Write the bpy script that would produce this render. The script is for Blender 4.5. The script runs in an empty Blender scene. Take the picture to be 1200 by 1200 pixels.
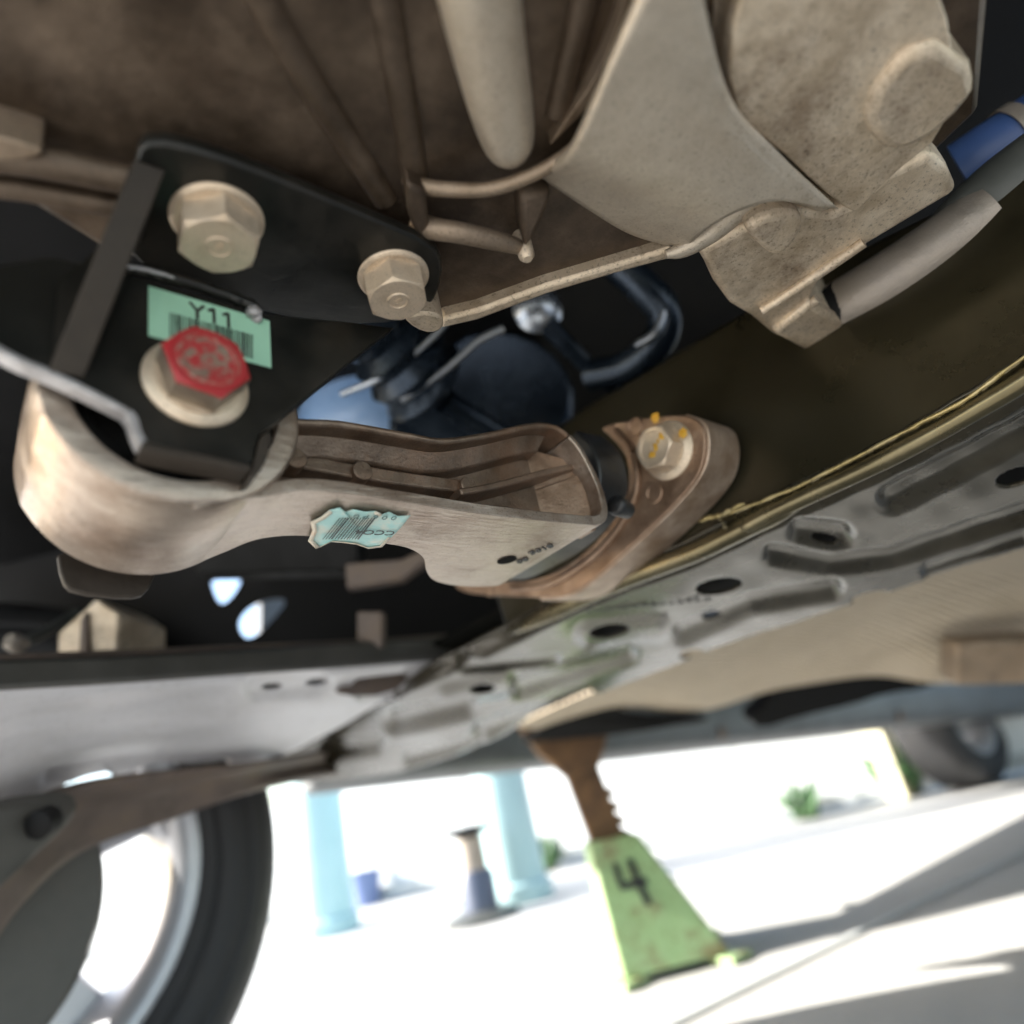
import bpy, bmesh, math, random
from mathutils import Vector, Matrix
random.seed(7)
C = bpy.context.scene.collection
SC = bpy.context.scene
# ------------------------------------------------------------------ camera
CH = 0.30                                   # lens height above the concrete
CAMP = Vector((0, 0, CH))
U = Vector((0.77574009, -0.08568465, -0.62520833))    # world axes written in camera axes
V = Vector((-0.59585672, -0.42570202, -0.68097911))
T = Vector((-0.20780299, 0.90079738, -0.3812899))
BM = Matrix((U, V, T))
cd = bpy.data.cameras.new('camera'); cam = bpy.data.objects.new('camera', cd); C.objects.link(cam)
cam.matrix_world = Matrix.Translation(CAMP) @ BM.to_4x4()
cd.sensor_fit = 'AUTO'; cd.sensor_width = 36; cd.lens = 24
cd.clip_start = 0.01; cd.clip_end = 500
cd.dof.use_dof = True; cd.dof.focus_distance = 0.32; cd.dof.aperture_fstop = 3.3
SC.camera = cam
# ------------------------------------------------------------------ light
SUN_EL = math.radians(26)
sdir = Vector((-0.72 * math.cos(SUN_EL), 0.694 * math.cos(SUN_EL), math.sin(SUN_EL))).normalized()
w = bpy.data.worlds.new("World"); SC.world = w; w.use_nodes = True
nt = w.node_tree; bg = nt.nodes['Background']; sky = nt.nodes.new('ShaderNodeTexSky')
sky.sky_type = 'NISHITA'; sky.sun_disc = False; sky.sun_elevation = SUN_EL
sky.sun_rotation = math.atan2(sdir.x, sdir.y)
sky.air_density = 1.0; sky.dust_density = 1.5
nt.links.new(sky.outputs[0], bg.inputs[0]); bg.inputs[1].default_value = 0.15
sl = bpy.data.lights.new('sun', 'SUN'); sl.energy = 5.0; sl.angle = math.radians(0.5); sl.color = (1, .95, .87)
so = bpy.data.objects.new('sun', sl); C.objects.link(so); so.location = sdir * 20
so.rotation_euler = sdir.to_track_quat('Z', 'Y').to_euler()
SC.view_settings.view_transform = 'Standard'; SC.view_settings.look = 'None'
SC.view_settings.exposure = 1.85; SC.view_settings.gamma = 1
SC.cycles.max_bounces = 10; SC.cycles.diffuse_bounces = 6; SC.cycles.glossy_bounces = 4
# ------------------------------------------------------------------ geometry helpers
def ray(px, py): return BM @ Vector(((px - 600) / 800, (600 - py) / 800, -1))
def W(px, py, z): return CAMP + ray(px, py) * z
def onX(px, py, x): r = ray(px, py); return CAMP + r * (x / r.x)
def onY(px, py, y): r = ray(px, py); return CAMP + r * (y / r.y)
def onH(px, py, h): r = ray(px, py); return CAMP + r * (h / r.z)     # h = height above the lens
def G(px, py): return onH(px, py, -CH)
def pix(p):
    c = BM.transposed() @ (p - CAMP); return 600 + 800 * c.x / -c.z, 600 - 800 * c.y / -c.z
WMAT = {}
def link(o, M, parent=None):
    C.objects.link(o); WMAT[o.name] = M
    if parent is not None:
        o.parent = parent; o.matrix_basis = WMAT[parent.name].inverted() @ M
    else: o.matrix_basis = M
    return o
def tag(o, label=None, cat=None, group=None, kind=None):
    for k, v in (('label', label), ('category', cat), ('group', group), ('kind', kind)):
        if v: o[k] = v
    return o
def thing(name, loc, label, cat, group=None):
    o = bpy.data.objects.new(name, None); o.empty_display_size = .02
    link(o, Matrix.Translation(loc)); return tag(o, label, cat, group)
def add(name, verts, faces, mat, parent=None, M=None, bevel=0, seg=2, ang=38, solid=0, sub=0, label=None):
    verts = [Vector(v) for v in verts]
    if M is None:
        c = Vector((0, 0, 0))
        for v in verts: c += v
        M = Matrix.Translation(c / max(1, len(verts)))
        Mi = M.inverted(); verts = [Mi @ v for v in verts]
    me = bpy.data.meshes.new(name); me.from_pydata(verts, [], faces)
    bm = bmesh.new(); bm.from_mesh(me); bmesh.ops.recalc_face_normals(bm, faces=bm.faces); bm.to_mesh(me); bm.free()
    me.materials.append(mat)
    for p in me.polygons: p.use_smooth = True
    if ang < 179: me.set_sharp_from_angle(angle=math.radians(ang))
    o = bpy.data.objects.new(name, me); link(o, M, parent)
    if solid:
        m = o.modifiers.new('solid', 'SOLIDIFY'); m.thickness = solid; m.offset = 0
    if bevel:
        m = o.modifiers.new('bevel', 'BEVEL'); m.width = bevel; m.segments = seg; m.limit_method = 'ANGLE'
        m.angle_limit = math.radians(35); m.harden_normals = False
    if sub:
        m = o.modifiers.new('sub', 'SUBSURF'); m.levels = sub; m.render_levels = sub
    if label: o['label'] = label
    return o
def chaikin(p, n=2, closed=True):
    for _ in range(n):
        q = []
        L = len(p)
        if not closed: q.append(p[0])
        for i in range(L if closed else L - 1):
            a, b = p[i], p[(i + 1) % L]
            q += [a * .75 + b * .25, a * .25 + b * .75]
        if not closed: q.append(p[-1])
        p = q
    return p
def prism(name, pts, ex, mat, parent=None, rnd=0, bevel=.0015, seg=2, **k):
    pts = [Vector(p) for p in pts]
    if rnd: pts = chaikin(pts, rnd)
    ex = Vector(ex); n = len(pts)
    vs = pts + [p + ex for p in pts]
    fs = [tuple(range(n)), tuple(range(2 * n - 1, n - 1, -1))] + [(i, (i + 1) % n, n + (i + 1) % n, n + i) for i in range(n)]
    return add(name, vs, fs, mat, parent, bevel=bevel, seg=seg, **k)
def cr(p, t):                                # Catmull-Rom through p, t in 0..1
    n = len(p) - 1; f = min(max(t, 0), 1) * n; i = min(int(f), n - 1); f -= i
    a, b = p[i], p[i + 1]; z = p[i - 1] if i else a * 2 - b; d = p[i + 2] if i + 2 <= n else b * 2 - a
    return (b * 1.0 - a * 0 + 0 * a) * 0 + 0.5 * ((2 * a) + (b - z) * f + (2 * z - 5 * a + 4 * b - d) * f * f + (3 * a - z - 3 * b + d) * f ** 3)
def curve(p, n): p = [Vector(q) for q in p]; return [cr(p, i / (n - 1)) for i in range(n)]
def gridfaces(nr, nc, close=False):
    f = []
    for i in range(nr - 1):
        for j in range(nc if close else nc - 1):
            k = (j + 1) % nc
            f.append((i * nc + j, i * nc + k, (i + 1) * nc + k, (i + 1) * nc + j))
    return f
def loft(name, rows, nr, nc, mat, parent=None, disp=None, holes=(), thick=.002, linear=False, ang=60, away=None, **k):
    R = [curve(r, nc) for r in rows]
    vs = []
    for i in range(nr):
        t = i / (nr - 1)
        for j in range(nc):
            col = [r[j] for r in R]
            if linear or len(col) == 2:
                f = t * (len(col) - 1); a = min(int(f), len(col) - 2); vs.append(col[a].lerp(col[a + 1], f - a))
            else: vs.append(cr(col, t))
    if disp:
        out = []
        for i in range(nr):
            for j in range(nc):
                p = vs[i * nc + j]
                a = vs[i * nc + min(j + 1, nc - 1)] - vs[i * nc + max(j - 1, 0)]
                b = vs[min(i + 1, nr - 1) * nc + j] - vs[max(i - 1, 0) * nc + j]
                n = a.cross(b)
                if n.length > 0: n.normalize()
                if n.dot(CAMP - p) > 0: n = -n           # n points away from the viewer side
                out.append(p + n * disp(*pix(p), i / (nr - 1), j / (nc - 1)))
        vs = out
    fs = gridfaces(nr, nc)
    if holes:
        bad = set()
        for q, p in enumerate(vs):
            x, y = pix(p)
            for (cx, cy, rx, ry, an) in holes:
                c, s = math.cos(math.radians(an)), math.sin(math.radians(an))
                dx, dy = x - cx, y - cy
                if ((dx * c + dy * s) / rx) ** 2 + ((-dx * s + dy * c) / ry) ** 2 < 1: bad.add(q); break
        fs = [f for f in fs if not any(v in bad for v in f)]
        used = sorted({v for f in fs for v in f}); mp = {v: i for i, v in enumerate(used)}
        vs = [vs[v] for v in used]; fs = [tuple(mp[v] for v in f) for f in fs]
    return add(name, vs, fs, mat, parent, ang=ang, solid=thick, **k)
def frame(c, ax, hint=Vector((0, 0, 1))):
    z = Vector(ax).normalized(); x = hint.cross(z)
    if x.length < 1e-4: x = Vector((1, 0, 0)).cross(z)
    x.normalize(); y = z.cross(x)
    return Matrix.Translation(c) @ Matrix((x, y, z)).transposed().to_4x4()
def lathe(name, c, ax, prof, mat, parent=None, n=48, closed=False, **k):
    M = frame(c, ax); vs = []; m = len(prof)
    for r, h in prof:
        for j in range(n):
            a = 2 * math.pi * j / n; vs.append(Vector((r * math.cos(a), r * math.sin(a), h)))
    fs = gridfaces(m, n, True)
    if closed:
        fs += [((m - 1) * n + j, (m - 1) * n + (j + 1) % n, (j + 1) % n, j) for j in range(n)]
    else:
        if prof[0][0] > 1e-6: fs.append(tuple(range(n)))
        if prof[-1][0] > 1e-6: fs.append(tuple(range((m - 1) * n, m * n)))
    return add(name, vs, fs, mat, parent, M=M, **k)
def tube(name, pts, rad, mat, parent=None, n=16, res=0, sx=1.0, cap=True, **k):
    pts = [Vector(p) for p in pts]
    if not isinstance(rad, (list, tuple)): rad = [rad] * len(pts)
    if res:
        P = curve(pts, res); Rr = [cr([Vector((r, 0, 0)) for r in rad], i / (res - 1)).x for i in range(res)]
    else: P, Rr = pts, rad
    vs = []; up = Vector((0, 0, 1))
    for i, p in enumerate(P):
        d = (P[min(i + 1, len(P) - 1)] - P[max(i - 1, 0)]).normalized()
        a = d.cross(up)
        if a.length < .05: a = d.cross(Vector((0, 1, 0)))
        a.normalize(); b = a.cross(d)
        for j in range(n):
            t = 2 * math.pi * j / n; vs.append(p + (a * math.cos(t) * sx + b * math.sin(t)) * Rr[i])
    fs = gridfaces(len(P), n, True)
    if cap: fs += [tuple(range(n)), tuple(range((len(P) - 1) * n, len(P) * n))]
    return add(name, vs, fs, mat, parent, **k)
def box(name, c, s, mat, parent=None, rot=None, bevel=.002, **k):
    x, y, z = (v / 2 for v in s)
    vs = [Vector((a * x, b * y, d * z)) for a in (-1, 1) for b in (-1, 1) for d in (-1, 1)]
    fs = [(0, 1, 3, 2), (4, 6, 7, 5), (0, 4, 5, 1), (2, 3, 7, 6), (0, 2, 6, 4), (1, 5, 7, 3)]
    M = Matrix.Translation(c) @ (rot.to_4x4() if rot else Matrix())
    return add(name, vs, fs, mat, parent, M=M, bevel=bevel, **k)
def text(name, s, origin, xa, ya, size, mat, parent=None, depth=.0002, sx=1.0, bold=0.0):
    cu = bpy.data.curves.new('t', 'FONT'); cu.body = s; cu.size = size; cu.extrude = depth; cu.offset = bold
    cu.align_x = 'CENTER'; cu.align_y = 'CENTER'; cu.resolution_u = 3
    o = bpy.data.objects.new('t', cu); C.objects.link(o)
    dg = bpy.context.evaluated_depsgraph_get()
    me = bpy.data.meshes.new_from_object(o.evaluated_get(dg)); bpy.data.objects.remove(o)
    me.materials.clear(); me.materials.append(mat)
    x = Vector(xa).normalized(); y = Vector(ya).normalized(); z = x.cross(y).normalized()
    for v in me.vertices: v.co.x *= sx
    ob = bpy.data.objects.new(name, me)
    M = Matrix.Translation(origin) @ Matrix((x, y, z)).transposed().to_4x4()
    return link(ob, M, parent)
# ------------------------------------------------------------------ materials
def mat(name, cols, scale=60, metal=0., rough=.5, rv=.12, bump=.1, bscale=400, stretch=(1, 1, 1), dirt=None, dscale=18, damt=.5, spec=.5, coat=0, detail=8, dist=.0, bdist=.001, speck=0, spc=(.05, .035, .025), sps=900):
    m = bpy.data.materials.new(name); m.use_nodes = True; n = m.node_tree.nodes; L = m.node_tree.links
    b = n['Principled BSDF']; tc = n.new('ShaderNodeTexCoord'); mp = n.new('ShaderNodeMapping'); mp.inputs['Scale'].default_value = stretch
    L.new(tc.outputs['Object'], mp.inputs[0])
    n1 = n.new('ShaderNodeTexNoise'); n1.inputs['Scale'].default_value = scale; n1.inputs['Detail'].default_value = detail; n1.inputs['Roughness'].default_value = .62
    n1.inputs['Distortion'].default_value = dist
    L.new(mp.outputs[0], n1.inputs[0])
    cr_ = n.new('ShaderNodeValToRGB'); e = cr_.color_ramp.elements
    k = len(cols)
    while len(e) < k: e.new(.5)
    for i, c in enumerate(cols):
        e[i].position = .3 + .4 * i / max(1, k - 1); e[i].color = (*c, 1)
    L.new(n1.outputs[0], cr_.inputs[0]); col = cr_.outputs[0]
    if dirt:
        n3 = n.new('ShaderNodeTexNoise'); n3.inputs['Scale'].default_value = dscale; n3.inputs['Detail'].default_value = 10; n3.inputs['Roughness'].default_value = .7
        L.new(tc.outputs['Object'], n3.inputs[0])
        r3 = n.new('ShaderNodeMapRange'); r3.inputs[1].default_value = .48; r3.inputs[2].default_value = .68; r3.inputs[4].default_value = damt
        L.new(n3.outputs[0], r3.inputs[0])
        mx = n.new('ShaderNodeMix'); mx.data_type = 'RGBA'; mx.inputs['B'].default_value = (*dirt, 1)
        L.new(r3.outputs[0], mx.inputs[0]); L.new(col, mx.inputs['A']); col = mx.outputs['Result']
    if speck:
        n6 = n.new('ShaderNodeTexNoise'); n6.inputs['Scale'].default_value = sps; n6.inputs['Detail'].default_value = 3; n6.inputs['Roughness'].default_value = .7
        L.new(tc.outputs['Object'], n6.inputs[0])
        r6 = n.new('ShaderNodeMapRange'); r6.inputs[1].default_value = .56; r6.inputs[2].default_value = .70; r6.inputs[4].default_value = speck
        L.new(n6.outputs[0], r6.inputs[0])
        m6 = n.new('ShaderNodeMix'); m6.data_type = 'RGBA'; m6.inputs['B'].default_value = (*spc, 1)
        L.new(r6.outputs[0], m6.inputs[0]); L.new(col, m6.inputs['A']); col = m6.outputs['Result']
    L.new(col, b.inputs['Base Color'])
    b.inputs['Metallic'].default_value = metal
    b.inputs['Specular IOR Level'].default_value = spec
    b.inputs['Coat Weight'].default_value = coat; b.inputs['Coat Roughness'].default_value = .12
    n2 = n.new('ShaderNodeTexNoise'); n2.inputs['Scale'].default_value = bscale; n2.inputs['Detail'].default_value = 6
    L.new(mp.outputs[0], n2.inputs[0])
    rr = n.new('ShaderNodeMapRange'); rr.inputs[1].default_value = .3; rr.inputs[2].default_value = .7
    rr.inputs[3].default_value = max(.03, rough - rv); rr.inputs[4].default_value = min(1, rough + rv)
    L.new(n1.outputs[0], rr.inputs[0]); L.new(rr.outputs[0], b.inputs['Roughness'])
    if bump:
        bp = n.new('ShaderNodeBump'); bp.inputs['Strength'].default_value = bump; bp.inputs['Distance'].default_value = bdist
        n4 = n.new('ShaderNodeTexNoise'); n4.inputs['Scale'].default_value = bscale * .22; n4.inputs['Detail'].default_value = 3
        L.new(mp.outputs[0], n4.inputs[0])
        ad = n.new('ShaderNodeMath'); ad.operation = 'MULTIPLY_ADD'; ad.inputs[1].default_value = 1.6
        L.new(n4.outputs[0], ad.inputs[0]); L.new(n2.outputs[0], ad.inputs[2])
        L.new(ad.outputs[0], bp.inputs['Height']); L.new(bp.outputs[0], b.inputs['Normal'])
    return m
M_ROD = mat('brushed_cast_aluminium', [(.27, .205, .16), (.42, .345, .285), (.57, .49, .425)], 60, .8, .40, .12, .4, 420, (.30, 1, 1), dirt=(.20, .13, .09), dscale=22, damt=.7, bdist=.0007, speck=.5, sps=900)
M_RODIN = mat('shaded_cast_aluminium', [(.13, .09, .064), (.21, .155, .115), (.30, .23, .18)], 55, .7, .42, .1, .4, 800, dirt=(.25, .13, .07), dscale=30, damt=.55, bdist=.0006, speck=.5, sps=900)  # darker copy of the rod metal; pocket shade put into the colour
M_RODHOT = mat('browned_cast_aluminium', [(.21, .135, .09), (.315, .215, .15), (.41, .30, .22)], 60, .7, .38, .1, .35, 800, dirt=(.20, .11, .065), dscale=40, damt=.5, bdist=.0006, speck=.5, sps=900)
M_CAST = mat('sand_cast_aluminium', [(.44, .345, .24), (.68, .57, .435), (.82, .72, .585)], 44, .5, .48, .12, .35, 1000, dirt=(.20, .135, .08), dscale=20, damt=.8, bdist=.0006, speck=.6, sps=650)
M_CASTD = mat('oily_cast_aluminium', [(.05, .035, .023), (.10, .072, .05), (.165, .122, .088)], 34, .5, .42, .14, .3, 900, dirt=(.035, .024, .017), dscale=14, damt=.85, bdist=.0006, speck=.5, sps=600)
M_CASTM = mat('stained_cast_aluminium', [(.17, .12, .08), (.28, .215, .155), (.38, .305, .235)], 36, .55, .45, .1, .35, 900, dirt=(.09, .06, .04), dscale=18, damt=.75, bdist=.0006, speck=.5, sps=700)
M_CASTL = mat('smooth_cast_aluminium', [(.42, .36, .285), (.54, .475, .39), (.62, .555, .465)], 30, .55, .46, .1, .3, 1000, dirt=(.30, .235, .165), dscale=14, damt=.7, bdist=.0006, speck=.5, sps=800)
M_BLACK = mat('black_painted_steel', [(.0045, .005, .0045), (.007, .0075, .0065), (.012, .0115, .010)], 30, 0, .33, .08, .12, 350, dirt=(.03, .026, .021), dscale=16, damt=.5, spec=.35, bdist=.0006)
M_EDGE = mat('bare_steel_edge', [(.25, .24, .24), (.42, .41, .42), (.55, .53, .53)], 90, .5, .45, .1, .3, 500, dirt=(.1, .09, .09), dscale=40, damt=.7)
M_BRNBLK = mat('brown_black_painted_steel', [(.024, .019, .015), (.036, .029, .023), (.055, .044, .035)], 30, .1, .55, .1, .2, 400, dirt=(.02, .016, .013), dscale=20, damt=.5, spec=.25)  # lighter than the black plate; puts ground light into the gusset edge colour
M_ZINC = mat('zinc_plated_steel', [(.54, .43, .315), (.68, .56, .43), (.78, .68, .55)], 70, .5, .40, .1, .3, 900, dirt=(.34, .25, .16), dscale=70, damt=.6, bdist=.0005, speck=.5, sps=1300)
M_RUB = mat('black_rubber', [(.003, .003, .003), (.005, .005, .005), (.009, .009, .009)], 60, 0, .55, .1, .2, 500, spec=.25, bdist=.0006)
M_RUBG = mat('dusty_grey_rubber', [(.012, .012, .013), (.02, .021, .022), (.035, .037, .039)], 60, 0, .36, .1, .25, 500, dirt=(.01, .01, .01), dscale=40, damt=.5, bdist=.0006)
M_SUB = mat('stamped_olive_steel', [(.034, .030, .020), (.052, .045, .031), (.08, .071, .052)], 16, .35, .28, .08, .08, 300, dirt=(.028, .021, .010), dscale=7, damt=.55, bdist=.0004, speck=.35, sps=260, spec=.25, coat=.25)
M_SUBW = mat('oily_olive_steel', [(.030, .026, .014), (.05, .043, .025), (.085, .074, .045)], 14, .6, .33, .1, .08, 240, dirt=(.015, .013, .008), dscale=7, damt=.7, bdist=.0004)
M_VOID = mat('cavity_shade_black', [(.004, .004, .004), (.006, .006, .005), (.008, .007, .006)], 20, 0, .8, .05, 0, spec=.05)  # near-black, with the shade inside holes put into the colour
M_BRONZE = mat('bronze_rolled_steel', [(.11, .092, .052), (.16, .135, .078), (.215, .185, .115)], 22, .8, .27, .07, .1, 300, dirt=(.08, .062, .034), dscale=14, damt=.5, bdist=.0004)
M_YOKE = mat('brushed_brown_aluminium', [(.30, .21, .15), (.48, .375, .295), (.64, .53, .44)], 46, .65, .45, .1, .4, 300, (1, 1, .10), dirt=(.26, .16, .095), dscale=28, damt=.6, bdist=.0008, speck=.4, sps=700)
M_KERB = mat('pale_grey_concrete', [(.40, .42, .42), (.46, .48, .48), (.5, .52, .52)], 5, 0, .8, .1, .2, 60)
M_GOLD = mat('waxy_gold_edge', [(.24, .185, .075), (.36, .285, .13), (.48, .41, .24)], 60, .6, .3, .1, .4, 220, dirt=(.11, .085, .045), dscale=50, damt=.6)
M_BEAM = mat('ground_lit_grey_steel', [(.46, .455, .475), (.54, .535, .56), (.60, .59, .62)], 9, .1, .42, .08, .22, 90, (.4, 2, 1), dirt=(.42, .405, .40), dscale=8, damt=.5, speck=.2, sps=160)  # paler copy of the beam steel; ground light put into the colour
M_BEAMD = mat('dark_grey_steel', [(.055, .052, .046), (.07, .067, .06), (.085, .08, .072)], 20, .1, .5, .1, .15, 200)
M_BROWN = mat('rusty_brown_steel', [(.09, .07, .058), (.13, .10, .085), (.16, .12, .09)], 30, .2, .5, .1, .2, 300)
M_SILL = mat('grey_plastic', [(.075, .082, .088), (.10, .108, .115), (.12, .128, .135)], 12, 0, .42, .1, .1, 300, dirt=(.05, .05, .05), dscale=5, damt=.5)
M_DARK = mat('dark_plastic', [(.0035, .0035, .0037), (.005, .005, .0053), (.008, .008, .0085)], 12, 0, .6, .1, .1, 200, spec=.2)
M_TYRE = mat('tyre_rubber', [(.016, .016, .017), (.022, .022, .024), (.032, .031, .031)], 20, 0, .65, .1, .3, 200)
M_ALLOY = mat('silver_alloy', [(.40, .41, .44), (.46, .47, .50), (.50, .51, .54)], 20, .5, .35, .05, .05, 200)
M_RUST = mat('rusty_iron', [(.05, .027, .013), (.13, .068, .030), (.27, .155, .068)], 18, .1, .75, .1, .6, 160, dirt=(.05, .028, .015), dscale=12, damt=.8, bdist=.003)
M_GREEN = mat('green_paint', [(.26, .39, .17), (.31, .46, .22), (.34, .48, .25)], 14, 0, .55, .1, .3, 120, dirt=(.19, .12, .05), dscale=17, damt=.9, speck=.6, sps=90, spc=(.12, .06, .025))
M_STK = mat('mint_paper_label', [(.27, .50, .36), (.31, .56, .41), (.33, .58, .43)], 40, 0, .55, .08, .15, 120, dirt=(.26, .47, .36), dscale=20, damt=.6)
M_STKB = mat('aqua_paper_label', [(.35, .60, .58), (.40, .66, .64), (.55, .70, .66)], 60, 0, .6, .08, .6, 200, dirt=(.70, .66, .56), dscale=60, damt=.9)
M_STKW = mat('torn_paper_edge', [(.55, .50, .40), (.66, .60, .50), (.70, .50, .34)], 80, 0, .7, .05, .4, 300)
M_INK = mat('black_ink', [(.012, .014, .013), (.018, .02, .018), (.02, .02, .02)], 60, 0, .5, .05, 0)
M_INKT = mat('faded_teal_ink', [(.05, .12, .12), (.08, .16, .16), (.12, .2, .2)], 60, 0, .6, .05, 0)
M_STAMP = mat('stamped_letter_groove', [(.05, .055, .055), (.07, .072, .07), (.09, .09, .09)], 80, .2, .6, .05, 0)
M_YEL = mat('yellow_paint_dab', [(.55, .27, .02), (.66, .36, .03), (.62, .40, .08)], 200, 0, .45, .08, .4, 500)
M_BLUE = mat('blue_rubber_hose', [(.028, .06, .17), (.04, .085, .23), (.05, .10, .27)], 25, 0, .4, .08, .1, 300)
M_STEELB = mat('blued_dark_steel', [(.010, .016, .025), (.018, .028, .043), (.034, .047, .066)], 18, .6, .25, .1, .1, 200)
M_SKYPATCH = mat('pale_sky_blue', [(.20, .34, .58), (.28, .43, .68), (.40, .55, .76)], 9, 0, .25, .08, .1, 100, coat=.4)  # pale blue standing in for sky brightness in the gap
M_CHROME = mat('polished_steel', [(.32, .36, .42), (.42, .46, .52), (.5, .53, .57)], 30, .9, .28, .05, .1, 200)
M_PIPE = mat('sooty_steel_pipe', [(.22, .195, .17), (.32, .28, .24), (.40, .355, .315)], 40, .4, .42, .1, .3, 900, dirt=(.10, .09, .08), dscale=20, damt=.5)
M_HOSE = mat('slate_grey_hose', [(.05, .055, .052), (.07, .075, .07), (.09, .094, .088)], 25, 0, .5, .1, .15, 300)
M_WALL = mat('white_painted_wall', [(.74, .76, .77), (.78, .80, .80), (.80, .81, .81)], 2.2, 0, .6, .1, .1, 40, dirt=(.68, .71, .72), dscale=1.2, damt=.5)
M_PILL = mat('aqua_painted_post', [(.34, .52, .55), (.38, .57, .60), (.42, .60, .63)], 5, 0, .5, .1, .1, 60)
M_LEAF = mat('green_leaf', [(.05, .12, .045), (.08, .17, .07), (.12, .21, .09)], 9, 0, .5, .1, .1, 40)
M_SLATE = mat('slate_blue_paint', [(.05, .065, .11), (.07, .09, .14), (.09, .11, .16)], 12, 0, .5, .1, .1, 60)
M_CREAM = mat('cream_painted_post', [(.62, .58, .38), (.68, .64, .44), (.70, .66, .48)], 5, 0, .6, .1, .1, 60)
M_BUCK = mat('blue_plastic', [(.10, .14, .28), (.12, .17, .33), (.14, .19, .36)], 5, 0, .4, .1, .05, 60)
def ground_mat():
    m = mat('sunlit_concrete', [(.40, .40, .385), (.47, .47, .455), (.52, .515, .50)], 1.6, 0, .85, .08, .35, 60, dirt=(.36, .355, .34), dscale=.9, damt=.5, bdist=.004); return m
M_GROUND = ground_mat()
def felt_mat():                               # woven fibre relief on the tan underbody cover
    m = mat('tan_fibre_felt', [(.42, .34, .235), (.52, .43, .32), (.58, .495, .385)], 16, 0, .8, .08, 0, 300, dirt=(.28, .22, .15), dscale=7, damt=.5)
    n = m.node_tree.nodes; L = m.node_tree.links; b = n['Principled BSDF']; tc = n.new('ShaderNodeTexCoord')
    w1 = n.new('ShaderNodeTexWave'); w1.inputs['Scale'].default_value = 24; w1.inputs['Distortion'].default_value = 1.2; w1.bands_direction = 'X'
    w2 = n.new('ShaderNodeTexWave'); w2.inputs['Scale'].default_value = 24; w2.inputs['Distortion'].default_value = 1.2; w2.bands_direction = 'Y'
    mu = n.new('ShaderNodeMath'); mu.operation = 'ADD'
    for q in (w1, w2): L.new(tc.outputs['Object'], q.inputs[0])
    L.new(w1.outputs['Fac'], mu.inputs[0]); L.new(w2.outputs['Fac'], mu.inputs[1])
    old = b.inputs['Base Color'].links[0].from_socket
    mxx = n.new('ShaderNodeMix'); mxx.data_type = 'RGBA'; mxx.inputs['B'].default_value = (.66, .57, .44, 1)
    mr = n.new('ShaderNodeMapRange'); mr.inputs[1].default_value = .7; mr.inputs[2].default_value = 1.9; mr.inputs[4].default_value = .8
    L.new(mu.outputs[0], mr.inputs[0]); L.new(mr.outputs[0], mxx.inputs[0]); L.new(old, mxx.inputs['A']); L.new(mxx.outputs['Result'], b.inputs['Base Color'])
    bp = n.new('ShaderNodeBump'); bp.inputs['Strength'].default_value = .9; bp.inputs['Distance'].default_value = .006
    L.new(mu.outputs[0], bp.inputs['Height']); L.new(bp.outputs[0], b.inputs['Normal']); return m
M_FELT = felt_mat()
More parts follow.
